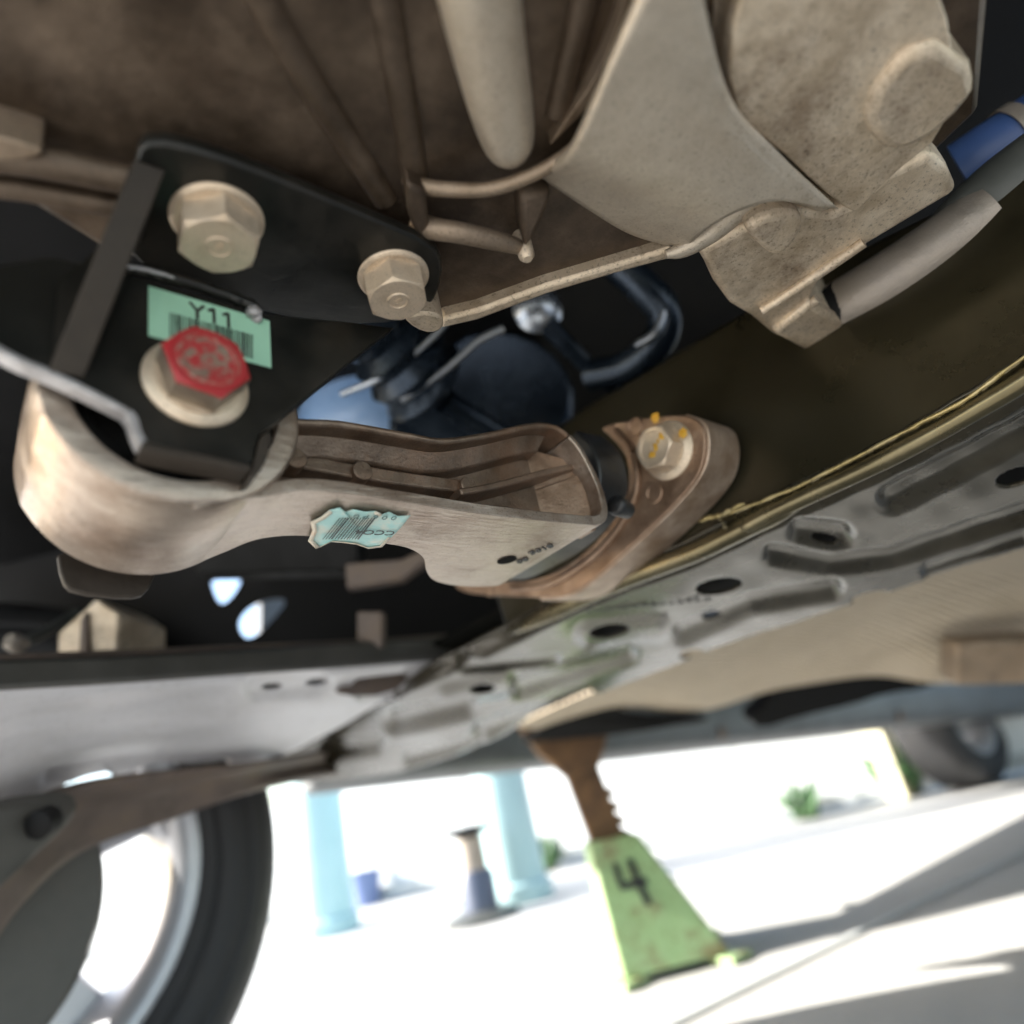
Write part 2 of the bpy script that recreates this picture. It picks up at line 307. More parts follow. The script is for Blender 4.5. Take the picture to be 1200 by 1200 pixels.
def painted_bolt(name, base, paint, zmin, amount, rim):
    """zinc with worn paint: by height on the head and broken by noise"""
    m = mat(name, base, 70, .75, .42, .08, .22, 900, bdist=.0004)
    n = m.node_tree.nodes; L = m.node_tree.links; b = n['Principled BSDF']
    old = b.inputs['Base Color'].links[0].from_socket
    tc = n.new('ShaderNodeTexCoord'); sp = n.new('ShaderNodeSeparateXYZ'); L.new(tc.outputs['Object'], sp.inputs[0])
    no = n.new('ShaderNodeTexNoise'); no.inputs['Scale'].default_value = 240; no.inputs['Detail'].default_value = 4; L.new(tc.outputs['Object'], no.inputs[0])
    zz = n.new('ShaderNodeMath'); zz.operation = 'MULTIPLY_ADD'; zz.inputs[1].default_value = .0025; zz.inputs[2].default_value = -.00125; L.new(no.outputs[0], zz.inputs[0])
    za = n.new('ShaderNodeMath'); za.operation = 'ADD'; L.new(sp.outputs[2], za.inputs[0]); L.new(zz.outputs[0], za.inputs[1])
    zg = n.new('ShaderNodeMath'); zg.operation = 'GREATER_THAN'; zg.inputs[1].default_value = zmin; L.new(za.outputs[0], zg.inputs[0])
    ln = n.new('ShaderNodeVectorMath'); ln.operation = 'LENGTH'
    cx = n.new('ShaderNodeCombineXYZ'); L.new(sp.outputs[0], cx.inputs[0]); L.new(sp.outputs[1], cx.inputs[1]); L.new(cx.outputs[0], ln.inputs[0])
    ra = n.new('ShaderNodeMath'); ra.operation = 'GREATER_THAN'; ra.inputs[1].default_value = rim; L.new(ln.outputs['Value'], ra.inputs[0])
    n5 = n.new('ShaderNodeTexNoise'); n5.inputs['Scale'].default_value = 300; n5.inputs['Detail'].default_value = 5; n5.inputs['Roughness'].default_value = .6; L.new(tc.outputs['Object'], n5.inputs[0])
    th = n.new('ShaderNodeMapRange'); th.inputs[1].default_value = amount; th.inputs[2].default_value = amount + .16; L.new(n5.outputs[0], th.inputs[0])
    orr = n.new('ShaderNodeMath'); orr.operation = 'MAXIMUM'; L.new(ra.outputs[0], orr.inputs[0]); L.new(th.outputs[0], orr.inputs[1])
    fin = n.new('ShaderNodeMath'); fin.operation = 'MULTIPLY'; L.new(orr.outputs[0], fin.inputs[0]); L.new(zg.outputs[0], fin.inputs[1])
    mx = n.new('ShaderNodeMix'); mx.data_type = 'RGBA'; mx.inputs['B'].default_value = (*paint, 1)
    L.new(fin.outputs[0], mx.inputs[0]); L.new(old, mx.inputs['A']); L.new(mx.outputs['Result'], b.inputs['Base Color'])
    iv = n.new('ShaderNodeMath'); iv.operation = 'MULTIPLY_ADD'; iv.inputs[1].default_value = -.75; iv.inputs[2].default_value = .75
    L.new(fin.outputs[0], iv.inputs[0]); L.new(iv.outputs[0], b.inputs['Metallic'])
    return m
ZB = [(.50, .44, .34), (.60, .54, .44), (.68, .62, .52)]
M_REDB = painted_bolt('red_painted_bolt_zinc', [(.20, .15, .12), (.34, .28, .22), (.55, .48, .38)], (.34, .022, .026), .0128, .40, .0102)
# ------------------------------------------------------------------ bolts
def bolt(name, c, ax, R, hh, fr, fh, mt, parent, rot=0, recess=False, label=None, fmat=None):
    M = frame(c, ax) @ Matrix.Rotation(rot, 4, 'Z'); n = 72; vs = []
    def hexr(a):
        a = (a + math.pi / 6) % (math.pi / 3) - math.pi / 6
        return R * math.cos(math.pi / 6) / math.cos(a)
    def ring(f, z):
        for j in range(n):
            a = 2 * math.pi * j / n; r, q = f(a), 0
            zz = z(a) if callable(z) else z
            vs.append(Vector((r * math.cos(a), r * math.sin(a), zz)))
    z0 = fh * .6
    ring(hexr, z0)
    ring(hexr, lambda a: z0 + hh - .0003 - (hexr(a) - R * .866) * .5)
    ring(lambda a: R * .855, z0 + hh); k = 3
    if recess:
        ring(lambda a: R * .70, z0 + hh - .0001); ring(lambda a: R * .66, z0 + hh - .0012); k = 5
    fs = gridfaces(k, n, True) + [tuple(range((k - 1) * n, k * n))]
    b = add(name, vs, fs, mt, parent, M=M, ang=24, label=label)
    F = frame(c, ax)
    fl = lathe('flange', c, ax, [(R * .8, fh), (R * 1.0, fh * .95), (fr * .80, fh * .62), (fr * .97, fh * .34), (fr, fh * .2), (fr, 0)], fmat or mt, b, n=64, ang=50)
    return b, M, z0 + hh
# ================================================================== SETTING
g = add('ground', [(-60, -60, 0), (60, -60, 0), (60, 60, 0), (-60, 60, 0)], [(0, 1, 2, 3)], M_GROUND); tag(g, kind='structure', label='pale sunlit concrete ground')
a, b = G(1085, 1056), G(1215, 992); d = (b - a).normalized(); s = Vector((-d.y, d.x, 0)) * .006
a = a - d * .6; b = b + d * 4
j = prism('ground_joint', [a - s + Vector((0, 0, .004)), b - s + Vector((0, 0, .004)), b + s + Vector((0, 0, .004)), a + s + Vector((0, 0, .004))], (0, 0, .0015), M_KERB, bevel=0); tag(j, kind='structure', label='dark joint line in the concrete')
# boundary wall of upright white panels
wa, wb = G(560, 1034), G(1090, 928)
wd = (wb - wa).normalized(); wn = Vector((wd.y, -wd.x, 0)); wn = wn if wn.dot(CAMP - wa) > 0 else -wn
wl = thing('boundary_wall', wa, 'white panelled boundary wall behind the car, above the concrete', 'wall')
first = None
for i in range(-7, 9):
    p = wa + wd * (i * .42 + .21) - wn * .03
    rot = Matrix((wd, wn, Vector((0, 0, 1)))).transposed()
    if first is None: first = box('panel', p + Vector((0, 0, .29)), (.412, .05, .5), M_WALL, wl, rot, bevel=.004)
    else:
        o = first.copy(); C.objects.link(o); M = Matrix.Translation(p + Vector((0, 0, .29))) @ rot.to_4x4(); WMAT[o.name] = M
        o.parent = wl; o.matrix_basis = WMAT[wl.name].inverted() @ M
box('plinth', wa + wd * .55 + wn * .005 + Vector((0, 0, .04)), (7.5, .06, .05), M_KERB, wl, Matrix((wd, wn, Vector((0, 0, 1)))).transposed())
def post(name, px, py, wpx, hgt, mt, label, cat, group=None):
    c = G(px, py); z = (BM.transposed() @ (c - CAMP)).z * -1; r = wpx * z / 800 / 2
    t = thing(name, c, label, cat, group)
    lathe('shaft', c, (0, 0, 1), [(r * 1.0, 0), (r * .98, .3), (r * .96, hgt)], mt, t, n=40)
    lathe('base_collar', c, (0, 0, 1), [(r * 1.15, 0), (r * 1.15, .05), (r * 1.02, .06)], mt, t, n=40)
    return t
post('round_post', 386, 1095, 64, 1.4, M_PILL, 'pale aqua round post next to the tyre at lower left', 'post', 'aqua posts beyond the car')
post('round_post', 612, 1056, 68, 1.4, M_PILL, 'blue aqua round post just left of the rusty jack stand', 'post', 'aqua posts beyond the car')
t = thing('fence_post', G(1058, 936), 'cream square post by the far wheel with green plants at its foot', 'post')
box('shaft', G(1058, 936) + Vector((0, 0, .5)), (.07, .07, 1.0), M_CREAM, t); box('cap', G(1058, 936) + Vector((0, 0, 1.01)), (.09, .09, .02), M_CREAM, t)
def plant(px, py, hgt, n, label):
    c = G(px, py); t = thing('weed_plant', c, label, 'plant', 'green weeds at the foot of the wall'); vs = []; fs = []
    for i in range(n):
        a = random.uniform(0, 6.28); l = hgt * random.uniform(.5, 1.1); tilt = random.uniform(.1, .9)
        d = Vector((math.cos(a) * tilt, math.sin(a) * tilt, 1)).normalized(); s = d.cross(Vector((random.uniform(-1, 1), random.uniform(-1, 1), .1))).normalized() * l * .13
        o = c + Vector((random.uniform(-.04, .04), random.uniform(-.04, .04), 0)); q = len(vs)
        bend = Vector((d.x, d.y, 0)) * l * .3
        vs += [o, o + d * l * .45 + s, o + d * l + bend, o + d * l * .45 - s]; fs += [(q, q + 1, q + 2), (q, q + 2, q + 3)]
    add('leaves', vs, fs, M_LEAF, t, ang=180, solid=.0015)
plant(948, 960, .16, 46, 'small green weed midway along the foot of the wall')
plant(1070, 932, .24, 60, 'tall green weed between the cream post and the far wheel')
plant(866, 968, .09, 26, 'tiny green tuft at the wall foot right of the rusty jack stand')
plant(640, 1022, .16, 50, 'dark green weed behind the rusty jack stand, by the aqua post')
c = G(432, 1062); t = thing('bucket', c, 'small blue plastic bucket on the concrete right of the left aqua post', 'bucket')
lathe('pail', c, (0, 0, 1), [(.055, 0), (.075, .15), (.07, .15), (.05, .01)], M_BUCK, t, n=32); tube('handle', [c + Vector((.074 * math.cos(a), .02, .15 + .05 * math.sin(a))) for a in [i * math.pi / 10 for i in range(11)]], .003, M_CHROME, t, n=8)
# ================================================================== CAR BODY, WHEELS, STANDS
A0, B0 = W(372, 928, 1.28), W(1080, 850, 2.20)
sd = (B0 - A0).normalized(); pn = Vector((-sd.y, sd.x, 0)).normalized(); pu = sd.cross(pn); pu = pu if pu.z > 0 else -pu
sill = thing('side_sill', A0, 'long grey plastic side sill running across behind the jack stand', 'car sill')
prof = [(-.055, .05), (-.05, .012), (-.03, 0), (.03, -.004), (.06, .02), (.075, .08), (.07, .2), (-.03, .2), (-.045, .12)]
ends = []
for e in (A0 - sd * .02, B0 + sd * 1.6): ends.append([e + pn * x + pu * y for x, y in prof])
n = len(prof)
add('sill_panel', ends[0] + ends[1], [tuple(range(n)), tuple(range(2 * n - 1, n - 1, -1))] + [(i, (i + 1) % n, n + (i + 1) % n, n + i) for i in range(n)], M_SILL, sill, bevel=.012, seg=3)
for q in (.62, 1.0, 1.75):
    box('clip', A0 + sd * q - pn * .056 + pu * .03, (.018, .014, .03), M_BROWN, sill, Matrix((sd, pn, pu)).transposed())
flo = prism('shade_floor', [Vector((-.95, -1.4, .735)), Vector((3.4, -1.4, .735)), Vector((3.4, 1.08, .735)), Vector((-.95, 1.08, .735))], (0, 0, .03), M_DARK)  # unseen car floor; its extent is set to shade the underside
tag(flo, 'dark floor slab of the car, out of view, sized to shade the underside', 'car floor')
door = prism('door_shell', [A0 + pu * .2 - sd * .1 + pn * .04, B0 + sd * .9 + pu * .2 + pn * .04, B0 + sd * .9 + pu * .75 + pn * .04, A0 - sd * .1 + pu * .75 + pn * .04], pn * .06, M_SILL)
tag(door, 'grey car side above the sill', 'car side')
fen = prism('shade_fender', [Vector((x, 1.16, z)) for x, z in ((-.95, .50), (-.55, .45), (-.40, .62), (-.2, .80), (.1, .95), (.35, .93), (.48, .75), (.52, 1.15), (-.95, 1.15))], (0, .05, 0), M_SILL)  # unseen wing, added to keep direct sun off the beam
tag(fen, 'grey front wing over the near road wheel, unseen, added to block sun', 'car wing')
def wheel(c, R, label, wd=.19):
    t = thing('road_wheel', c, label, 'wheel', 'wheels of the lifted car')
    ax = (0, 1, 0); h = wd / 2
    pr = [(R * .66, -h * .75), (R * .70, -h * .92), (R * .735, -h * .97), (R * .74, -h * .94), (R * .755, -h * .94), (R * .76, -h * .99), (R * .80, -h * 1.02), (R * .86, -h * 1.01), (R * .865, -h * .98), (R * .88, -h * .98), (R * .885, -h * 1.0), (R * .93, -h * .95), (R * .985, -h * .75), (R, -h * .5), (R, h * .5), (R * .985, h * .75), (R * .93, h * .95), (R * .8, h), (R * .68, h * .9), (R * .66, h * .7)]
    lathe('tyre', c, ax, pr, M_TYRE, t, n=96, closed=True, ang=60)
    rim = lathe('rim', c, ax, [(R * .665, -h * .80), (R * .69, -h * .90), (R * .67, -h * .92), (R * .63, -h * .86), (R * .60, -h * .5), (R * .585, 0), (R * .60, h * .6), (R * .665, h * .85), (R * .69, h * .8), (R * .655, h * .7), (R * .64, 0), (R * .65, -h * .6)], M_ALLOY, t, n=96, closed=True, ang=60)
    for k in range(5):
        a = k * 2 * math.pi / 5 + .35
        d = Vector((math.cos(a), 0, math.sin(a))); e = Vector((-math.sin(a), 0, math.cos(a)))
        p0 = c + d * R * .16 + Vector((0, h * .72, 0)); p1 = c + d * R * .63 + Vector((0, h * .62, 0))
        prism('spoke', [p0 - e * .025, p1 - e * .032, p1 + e * .032, p0 + e * .025], (0, -.03, 0), M_ALLOY, rim, bevel=.005)
    lathe('hub', c + Vector((0, h * .2, 0)), ax, [(.075, -.06), (.075, .02), (.05, .05)], M_BROWN, t, n=40)
    return t
wheel(Vector((.035, 1.02, .325)), .315, 'near road wheel with silver rim at the lower left, behind the brown suspension arm')
wheel(Vector((2.93, 1.10, .315)), .315, 'far road wheel at the right end of the sill')
# rusty jack stand
jp = W(660, 858, 1.30); jz = jp.z
js = thing('jack_stand', Vector((jp.x, jp.y, 0)), 'rusty ratchet jack stand with green base holding up the sill', 'jack stand')
JX = sd.copy(); JX.z = 0; JX.normalize(); JY = Vector((-JX.y, JX.x, 0)); JR = Matrix((JX, JY, Vector((0, 0, 1)))).transposed()
vx = (BM @ Vector((1, 0, 0))); vx.z = 0; vx.normalize(); vy = Vector((-vx.y, vx.x, 0))
P = lambda x, y, z: Vector((jp.x, jp.y, 0)) + vx * (x + (jz - z) * .15) + vy * y + Vector((0, 0, z))
prism('saddle', [P(-.082, -.03, jz + .035), P(-.045, -.03, jz + .028), P(-.03, -.03, jz - .004), P(.035, -.03, jz - .004), P(.05, -.03, jz + .036), P(.085, -.03, jz + .046), P(.078, -.03, jz - .02), P(.036, -.03, jz - .075), P(-.022, -.03, jz - .085), P(-.06, -.03, jz - .03)], vy * .06, M_RUST, js, bevel=.006, seg=2)
gt = .205                                        # top of the green base
pole = prism('ratchet_post', [P(-.026, -.022, jz - .07), P(.036, -.022, jz - .07), P(.034, -.022, gt - .05), P(-.026, -.022, gt - .05)], vy * .044, M_RUST, js, bevel=.004)
k = 0
while jz - .12 - k * .024 > gt:
    z = jz - .12 - k * .024
    prism('tooth', [P(.033, -.018, z + .012), P(.047, -.018, z + .002), P(.046, -.018, z - .008), P(.033, -.018, z - .008)], vy * .036, M_RUST, pole, bevel=.002); k += 1
tb = [P(x, y, gt) for x, y in ((-.036, -.045), (.054, -.045), (.054, .045), (-.036, .045))]
bb = [P(x, y, .012) for x, y in ((-.062, -.10), (.115, -.10), (.115, .10), (-.062, .10))]
base = add('base', tb + bb, [(0, 1, 2, 3), (4, 5, 6, 7)] + [(i, (i + 1) % 4, 4 + (i + 1) % 4, 4 + i) for i in range(4)], M_GREEN, js, bevel=.006)
for sx in (-1, 1):
    for sy in (-1, 1):
        q = P(.026 + .085 * sx, .09 * sy, 0)
        box('foot', q + Vector((0, 0, .006)), (.05, .05, .012), M_GREEN, js, bevel=.002)
def fy(z): return -.0455 - (gt - z) / (gt - .012) * .055
def stroke(x0, z0, x1, z1, w_):
    d = Vector((x1 - x0, z1 - z0)); n_ = Vector((-d.y, d.x)).normalized() * w_
    return [P(x + sg * n_.x, fy(z + sg * n_.y), z + sg * n_.y) for x, z, sg in ((x0, z0, 1), (x1, z1, 1), (x1, z1, -1), (x0, z0, -1))]
for k, st_ in enumerate(((-.004, .168, -.008, .135, .0055), (-.012, .133, .036, .133, .0055), (.022, .170, .022, .100, .006))):
    prism('number_stroke', stroke(*st_), (0, 0, .0001) if False else -vy * (.0012 + .0003 * k), M_INK, base, bevel=0)
tube('release_lever', [P(.04, .03, gt - .01), P(.02, .09, gt - .01), P(.0, .13, gt + .0)], .007, M_RUST, js, n=10)
# bare screw jack further away
c = G(566, 1078); r = (BM.transposed() @ (c - CAMP)).z * -1 / 800
top = c.copy(); top.z = .30
sj = thing('screw_jack', c, 'small metal screw stand with dark flat head and slate collar, on the concrete', 'jack stand')
zt = onY(534, 976, c.y).z
lathe('head', Vector((c.x, c.y, zt)), (0, 0, 1), [(22 * r * .5, -.02), (30 * r, -.005), (31 * r, .006), (26 * r, .010)], M_DARK, sj, n=40)
lathe('shaft', Vector((c.x, c.y, .05)), (0, 0, 1), [(17 * r, 0), (16 * r, zt - .07)], M_PIPE, sj, n=28)
lathe('collar', Vector((c.x, c.y, .02)), (0, 0, 1), [(22 * r, 0), (22 * r, .10), (18 * r, .115)], M_SLATE, sj, n=28)
lathe('foot', Vector((c.x, c.y, 0)), (0, 0, 1), [(44 * r, 0), (44 * r, .012), (24 * r, .03)], M_HOSE, sj, n=32)
# tan fibre underbody cover
uc = thing('underbody_cover', W(900, 760, 1.1), 'tan woven fibre underbody panel at the right, behind the stamped crossmember', 'underbody panel')
def fd(px, py, t, s):
    d = 0
    d += .012 * max(0, 1 - ((px - 1170) / 80) ** 2 - ((py - 752) / 14) ** 2)
    d += .004 * math.sin(px * .05 + py * .08) * .3
    return d
loft('felt_panel', [[W(600, 850, 1.12), W(700, 806, 1.02), W(800, 768, .93), W(900, 715, .86), W(1000, 680, .80), W(1100, 655, .76), W(1230, 620, .72)],
                    [W(630, 852, 1.25), W(715, 822, 1.16), W(810, 803, 1.10), W(910, 765, 1.06), W(1010, 735, 1.02), W(1110, 715, .98), W(1230, 700, .95)],
                    [W(650, 850, 1.36), W(735, 830, 1.30), W(820, 833, 1.28), W(915, 806, 1.24), W(1020, 792, 1.22), W(1110, 800, 1.20), W(1230, 796, 1.18)]], 40, 120, M_FELT, uc, disp=fd, thick=.004)
prism('clip_block', [W(1122, 754, 1.0), W(1230, 748, .97), W(1230, 802, 1.0), W(1120, 804, 1.03)], Vector((.03, .03, .02)), M_CASTM, uc, bevel=.006)
uw = thing('heat_guard', W(1000, 805, 1.5), 'dark guard plate hanging between tan panel and grey sill', 'guard plate')
prism('guard', [W(880, 842, 1.3), W(900, 824, 1.3), W(915, 804, 1.3), W(945, 792, 1.3), W(1050, 789, 1.3), W(1082, 792, 1.3), W(1100, 799, 1.3), W(1085, 807, 1.3), W(1040, 813, 1.3), W(1000, 826, 1.3), W(940, 840, 1.3), W(890, 856, 1.3)], Vector((.03, .04, .02)), M_DARK, uw, rnd=1, bevel=.003)
prism('bracket_tab', [W(600, 872, 1.24), W(655, 845, 1.24), W(690, 824, 1.24), W(715, 824, 1.24), W(740, 838, 1.24), W(830, 838, 1.26), W(830, 846, 1.28), W(780, 852, 1.25), W(740, 860, 1.25), W(650, 868, 1.25)], Vector((.03, .04, .01)), M_DARK, uw, rnd=1, bevel=.003)
# ================================================================== SUBFRAME
sf = thing('subframe', W(850, 680, .55), 'olive grey stamped steel subframe with oval holes below the rod mount', 'subframe')
XB = .365
bend = [onX(*p, XB) for p in ((600, 745), (660, 714), (733, 682), (800, 657), (850, 634), (893, 612), (960, 580), (1050, 537), (1133, 492), (1200, 452), (1320, 372))]
left = [W(335, 868, .98), W(420, 832, .84), (onX(490, 797, XB)), onX(548, 770, XB)]
edge = [onX(*p, .60) for p in ((660, 832), (705, 815), (755, 796), (800, 779), (840, 762), (880, 748), (940, 730), (1030, 702), (1110, 676), (1200, 650), (1320, 610))]
eleft = [W(322, 922, 1.04), W(400, 918, 1.02), W(478, 905, 1.0), W(560, 880, .94)]
rowA, rowB = left + bend, eleft + edge
def seg(px, py, pts):
    best = 1e9
    for (x0, y0), (x1, y1) in zip(pts, pts[1:]):
        dx, dy = x1 - x0, y1 - y0; t = max(0, min(1, ((px - x0) * dx + (py - y0) * dy) / (dx * dx + dy * dy + 1e-9)))
        best = min(best, math.hypot(px - x0 - dx * t, (py - y0 - dy * t)))
    return best
def sm(x): x = max(0, min(1, x)); return x * x * (3 - 2 * x)
PADS = [([(938, 622), (985, 627)], 19, .008), ([(1045, 583), (1120, 545), (1260, 470)], 20, .007), ([(905, 648), (975, 661), (1045, 652), (1230, 592)], 14, .008),
        ([(800, 742), (880, 706), (975, 690)], 15, .010), ([(1090, 668), (1200, 632)], 13, .008), ([(465, 846), (545, 828)], 17, .014), ([(565, 858), (690, 822)], 15, .014),
        ([(610, 806), (735, 765)], 15, .009), ([(545, 782), (650, 772)], 8, .006), ([(385, 880), (440, 872)], 14, .012), ([(480, 890), (560, 870)], 11, .012), ([(525, 815), (590, 800)], 16, -.005), ([(690, 742), (770, 735)], 18, -.004)]
def sfd(px, py, t, s):
    d = 0
    for pts, r, h in PADS:
        d += h * .75 * sm((r * 1.15 - seg(px, py, pts)) / (r * .95))
    d += .012 * (1 - sm(t / .07))                     # rolled edge at the bend
    d += .006 * sm((t - .93) / .07)
    return d + .0004 * math.sin(px * .07) * math.sin(py * .11)
HOLES = [(842, 685, 27, 9, -8), (714, 738, 23, 7, -7), (1190, 557, 24, 10, -16), (1020, 699, 22, 7, -12), (833, 719, 11, 4, -8), (565, 806, 14, 5, -4), (810, 765, 14, 5, -10), (674, 817, 14, 4, -6), (965, 629, 16, 5, 12)]
loft('underside', [rowA, [a.lerp(b, .5) for a, b in zip(rowA, rowB)], rowB], 230, 520, M_SUB, sf, disp=sfd, holes=HOLES, thick=.0025, ang=179)
upv = Vector((0, 0, .035))
loft('inner_plate', [[p + upv + Vector((.02, 0, 0)) for p in rowA], [p + upv * 1.2 for p in rowB]], 4, 40, M_VOID, sf, thick=.002)  # black backing, coloured so the holes read as shaded
wtop = [onX(*p, .40) for p in ((560, 600), (600, 560), (640, 515), (700, 470), (780, 425), (860, 375), (980, 310), (1100, 250), (1200, 200), (1320, 130))]
wbot = [onX(*p, XB + .004) for p in ((596, 744), (650, 715), (733, 678), (800, 653), (843, 622), (900, 588), (997, 541), (1067, 505), (1133, 469), (1200, 421), (1320, 340))]
wtop = curve(wtop, 11)
def wd_(px, py, t, s): return -.004 * sm((seg(px, py, [(700, 640), (900, 520), (1200, 350)]) < 999) * (1 - abs(t - .45) / .35))
loft('side_wall', [wbot, [a.lerp(b, .5) for a, b in zip(wbot, wtop)], wtop], 40, 160, M_SUBW, sf, disp=wd_, thick=.003, ang=179)
loft('back_wall', [[p + Vector((.10, 0, .0)) for p in wtop], wtop], 4, 40, M_SUBW, sf, thick=.002)
lipu = [onX(*p, XB - .004) for p in ((842, 606), (870, 596), (933, 571), (997, 539), (1067, 502), (1133, 467), (1200, 418), (1320, 335))]
lipd = [onX(*p, XB - .001) for p in ((862, 628), (893, 610), (960, 578), (1020, 550), (1085, 517), (1150, 480), (1215, 440), (1330, 360))]
mid = [a.lerp(b, .5) + Vector((.006, 0, .002)) for a, b in zip(lipu, lipd)]
loft('seam_flange', [lipu, mid, lipd], 16, 160, M_BRONZE, sf, thick=.002, ang=179, disp=lambda x, y, t, s: .0006 * math.sin(x * .35) * math.sin(x * .13))
rn = random.Random(3)
def bead(pts, n, r, name, mt, par, amp=.4):
    P = curve(pts, n); R = [r * (1 + amp * (rn.random() - .5)) for _ in P]; P = [p + Vector((rn.uniform(-1, 1), rn.uniform(-1, 1), rn.uniform(-1, 1))) * r * amp * .35 for p in P]
    R[0] = R[-1] = r * .3
    return tube(name, P, R, mt, par, n=10, ang=179, res=n * 3)
bead(lipu, 46, .0011, 'seam_weld', M_GOLD, sf, .55)
bead([p + Vector((.0015, 0, .002)) for p in lipd], 12, .0052, 'flange_edge', M_BRONZE, sf, .06)
bead([p + Vector((.003, 0, .003)) for p in bend[:7]], 10, .0068, 'rolled_edge', M_BRONZE, sf, .05)
bead([onX(*p, XB - .006) for p in ((818, 612), (834, 606), (846, 603), (856, 598), (872, 590))], 14, .0014, 'weld_spatter', M_GOLD, sf, 1.0)
bead([onX(*p, XB - .006) for p in ((842, 607), (847, 613), (852, 620))], 8, .0012, 'weld_spatter', M_BRONZE, sf, .9)
for s_, q, sz, sx in (('JXDOV9602246B', (759, 706), .0105, 1.0), ('0218 43', (764, 719), .006, 1.0)):
    a, b = onX(q[0] - 8, q[1] + 4, .43), None
    P0 = None
    # place on the underside: interpolate between bend and edge at this pixel
    best = min(((pix(x.lerp(y, t))[0] - q[0]) ** 2 + (pix(x.lerp(y, t))[1] - q[1]) ** 2, x.lerp(y, t), y - x) for x, y in zip(curve(rowA, 300), curve(rowB, 300)) for t in [i / 60 for i in range(60)])
    yv = -best[2].normalized(); xv = (bend[1] - bend[3]).normalized(); xv = -xv; nn = xv.cross(yv)
    nn = nn if nn.dot(CAMP - best[1]) > 0 else -nn
    xx = yv.cross(nn)
    text('stamped_number', s_, best[1] + nn * .0022, xx, yv, sz * 1.25, M_STAMP, sf, .0002, 1.0)
# front-to-back beam at the left
bt = [onY(*p, .585) for p in ((-70, 780), (0, 775), (140, 770), (280, 762), (420, 753), (520, 747), (575, 742))]
bb_ = [onY(*p, .58) for p in ((-70, 813), (0, 808), (140, 800), (280, 790), (400, 782), (490, 775), (560, 768))]
be = [W(-70, 1000, .55), W(0, 958, .60), W(120, 912, .68), (W(240, 905, .75)), W(330, 885, .82), W(420, 838, .80), W(500, 792, .69)]
beam = thing('side_beam', bt[0], 'flat pale grey side beam of the subframe with dark front edge, at the left', 'subframe beam')
loft('front_face', [bt, bb_], 6, 80, M_BEAMD, beam, thick=.003)  # darker colour than the underside, shade of the upright face painted in
BP = [([(300, 806), (372, 800)], 17, .006), ([(425, 808), (490, 800)], 14, .012), ([(60, 915), (120, 908)], 15, .008), ([(170, 908), (260, 900)], 14, .016)]
def bd(px, py, t, s):
    d = .004 * (1 - sm(t / .05))
    for pts, r, h in BP: d += h * .8 * sm((r * 1.1 - seg(px, py, pts)) / (r * .7))
    return d + .0008 * math.sin(px * .03 + py * .21) * math.sin(px * .011)
loft('flat_underside', [bb_, [a.lerp(b, .5) for a, b in zip(bb_, be)], be], 150, 300, M_BEAM, beam, disp=bd, holes=[(318, 803, 11, 3.5, -4), (370, 798, 11, 3.5, -4), (208, 912, 26, 5, -4), (88, 919, 14, 3, -3)], thick=.0025, ang=179)
loft('inner_plate', [[p + Vector((0, .02, .03)) for p in bb_], [p + Vector((0, .0, .035)) for p in be]], 4, 30, M_BROWN, beam, thick=.002)
prism('slot_cover', [onY(*p, .63) + Vector((0, 0, 0)) for p in ((396, 806), (420, 794), (470, 789), (486, 791), (455, 815), (400, 816))], (0, .01, .004), M_BROWN, beam, rnd=1, bevel=.001)
# lower suspension arm
la = thing('suspension_arm', W(150, 950, .8), 'brown grey curved suspension arm in front of the near wheel', 'suspension arm')
loft('arm', [[W(-60, 985, .52), W(0, 950, .55), W(100, 915, .61), W(220, 900, .68), W(300, 893, .75), W(385, 880, .98)],
             [W(-40, 1045, .53), W(5, 1005, .56), W(80, 962, .62), W(200, 928, .69), W(300, 905, .76), W(390, 892, .99)],
             [W(-20, 1115, .55), W(26, 1050, .58), W(95, 992, .64), W(205, 953, .71), W(300, 922, .77), W(395, 904, 1.0)]], 24, 80, M_BROWN, la, thick=.006, ang=179, disp=lambda x, y, t, s: .010 * math.sin(t * 3.14) - .003)
tube('rolled_edge', [W(-22, 1115, .55), W(25, 1051, .58), W(95, 992, .64), W(205, 953, .71), W(300, 922, .77), W(395, 904, 1.0)], .005, M_BROWN, la, n=10, res=40)
prism('end_plate', [W(-60, 960, .50), W(5, 945, .53), W(70, 938, .57), W(82, 962, .57), W(55, 990, .55), W(10, 1030, .52), W(-60, 1100, .49)], Vector((.01, .015, .01)), M_BEAMD, la, rnd=1, bevel=.003)
lathe('bolt', W(48, 965, .543), (-.62, -.68, -.3), [(.011, -.01), (.011, .004), (.006, .006)], M_DARK, la, n=24)
ds = thing('brake_shield', Vector((.0, .86, .33)), 'dark round brake shield between suspension arm and near wheel', 'brake shield')
lathe('shield', Vector((-.01, .87, .31)), (0, 1, 0), [(.15, 0), (.155, .01), (.15, .014), (.11, .018), (.105, .035), (.05, .05)], M_BEAMD, ds, n=60, ang=50)
lathe('knuckle', Vector((-.01, .80, .31)), (0, 1, 0), [(.05, 0), (.06, .03), (.045, .07)], M_DARK, ds, n=30, ang=50)
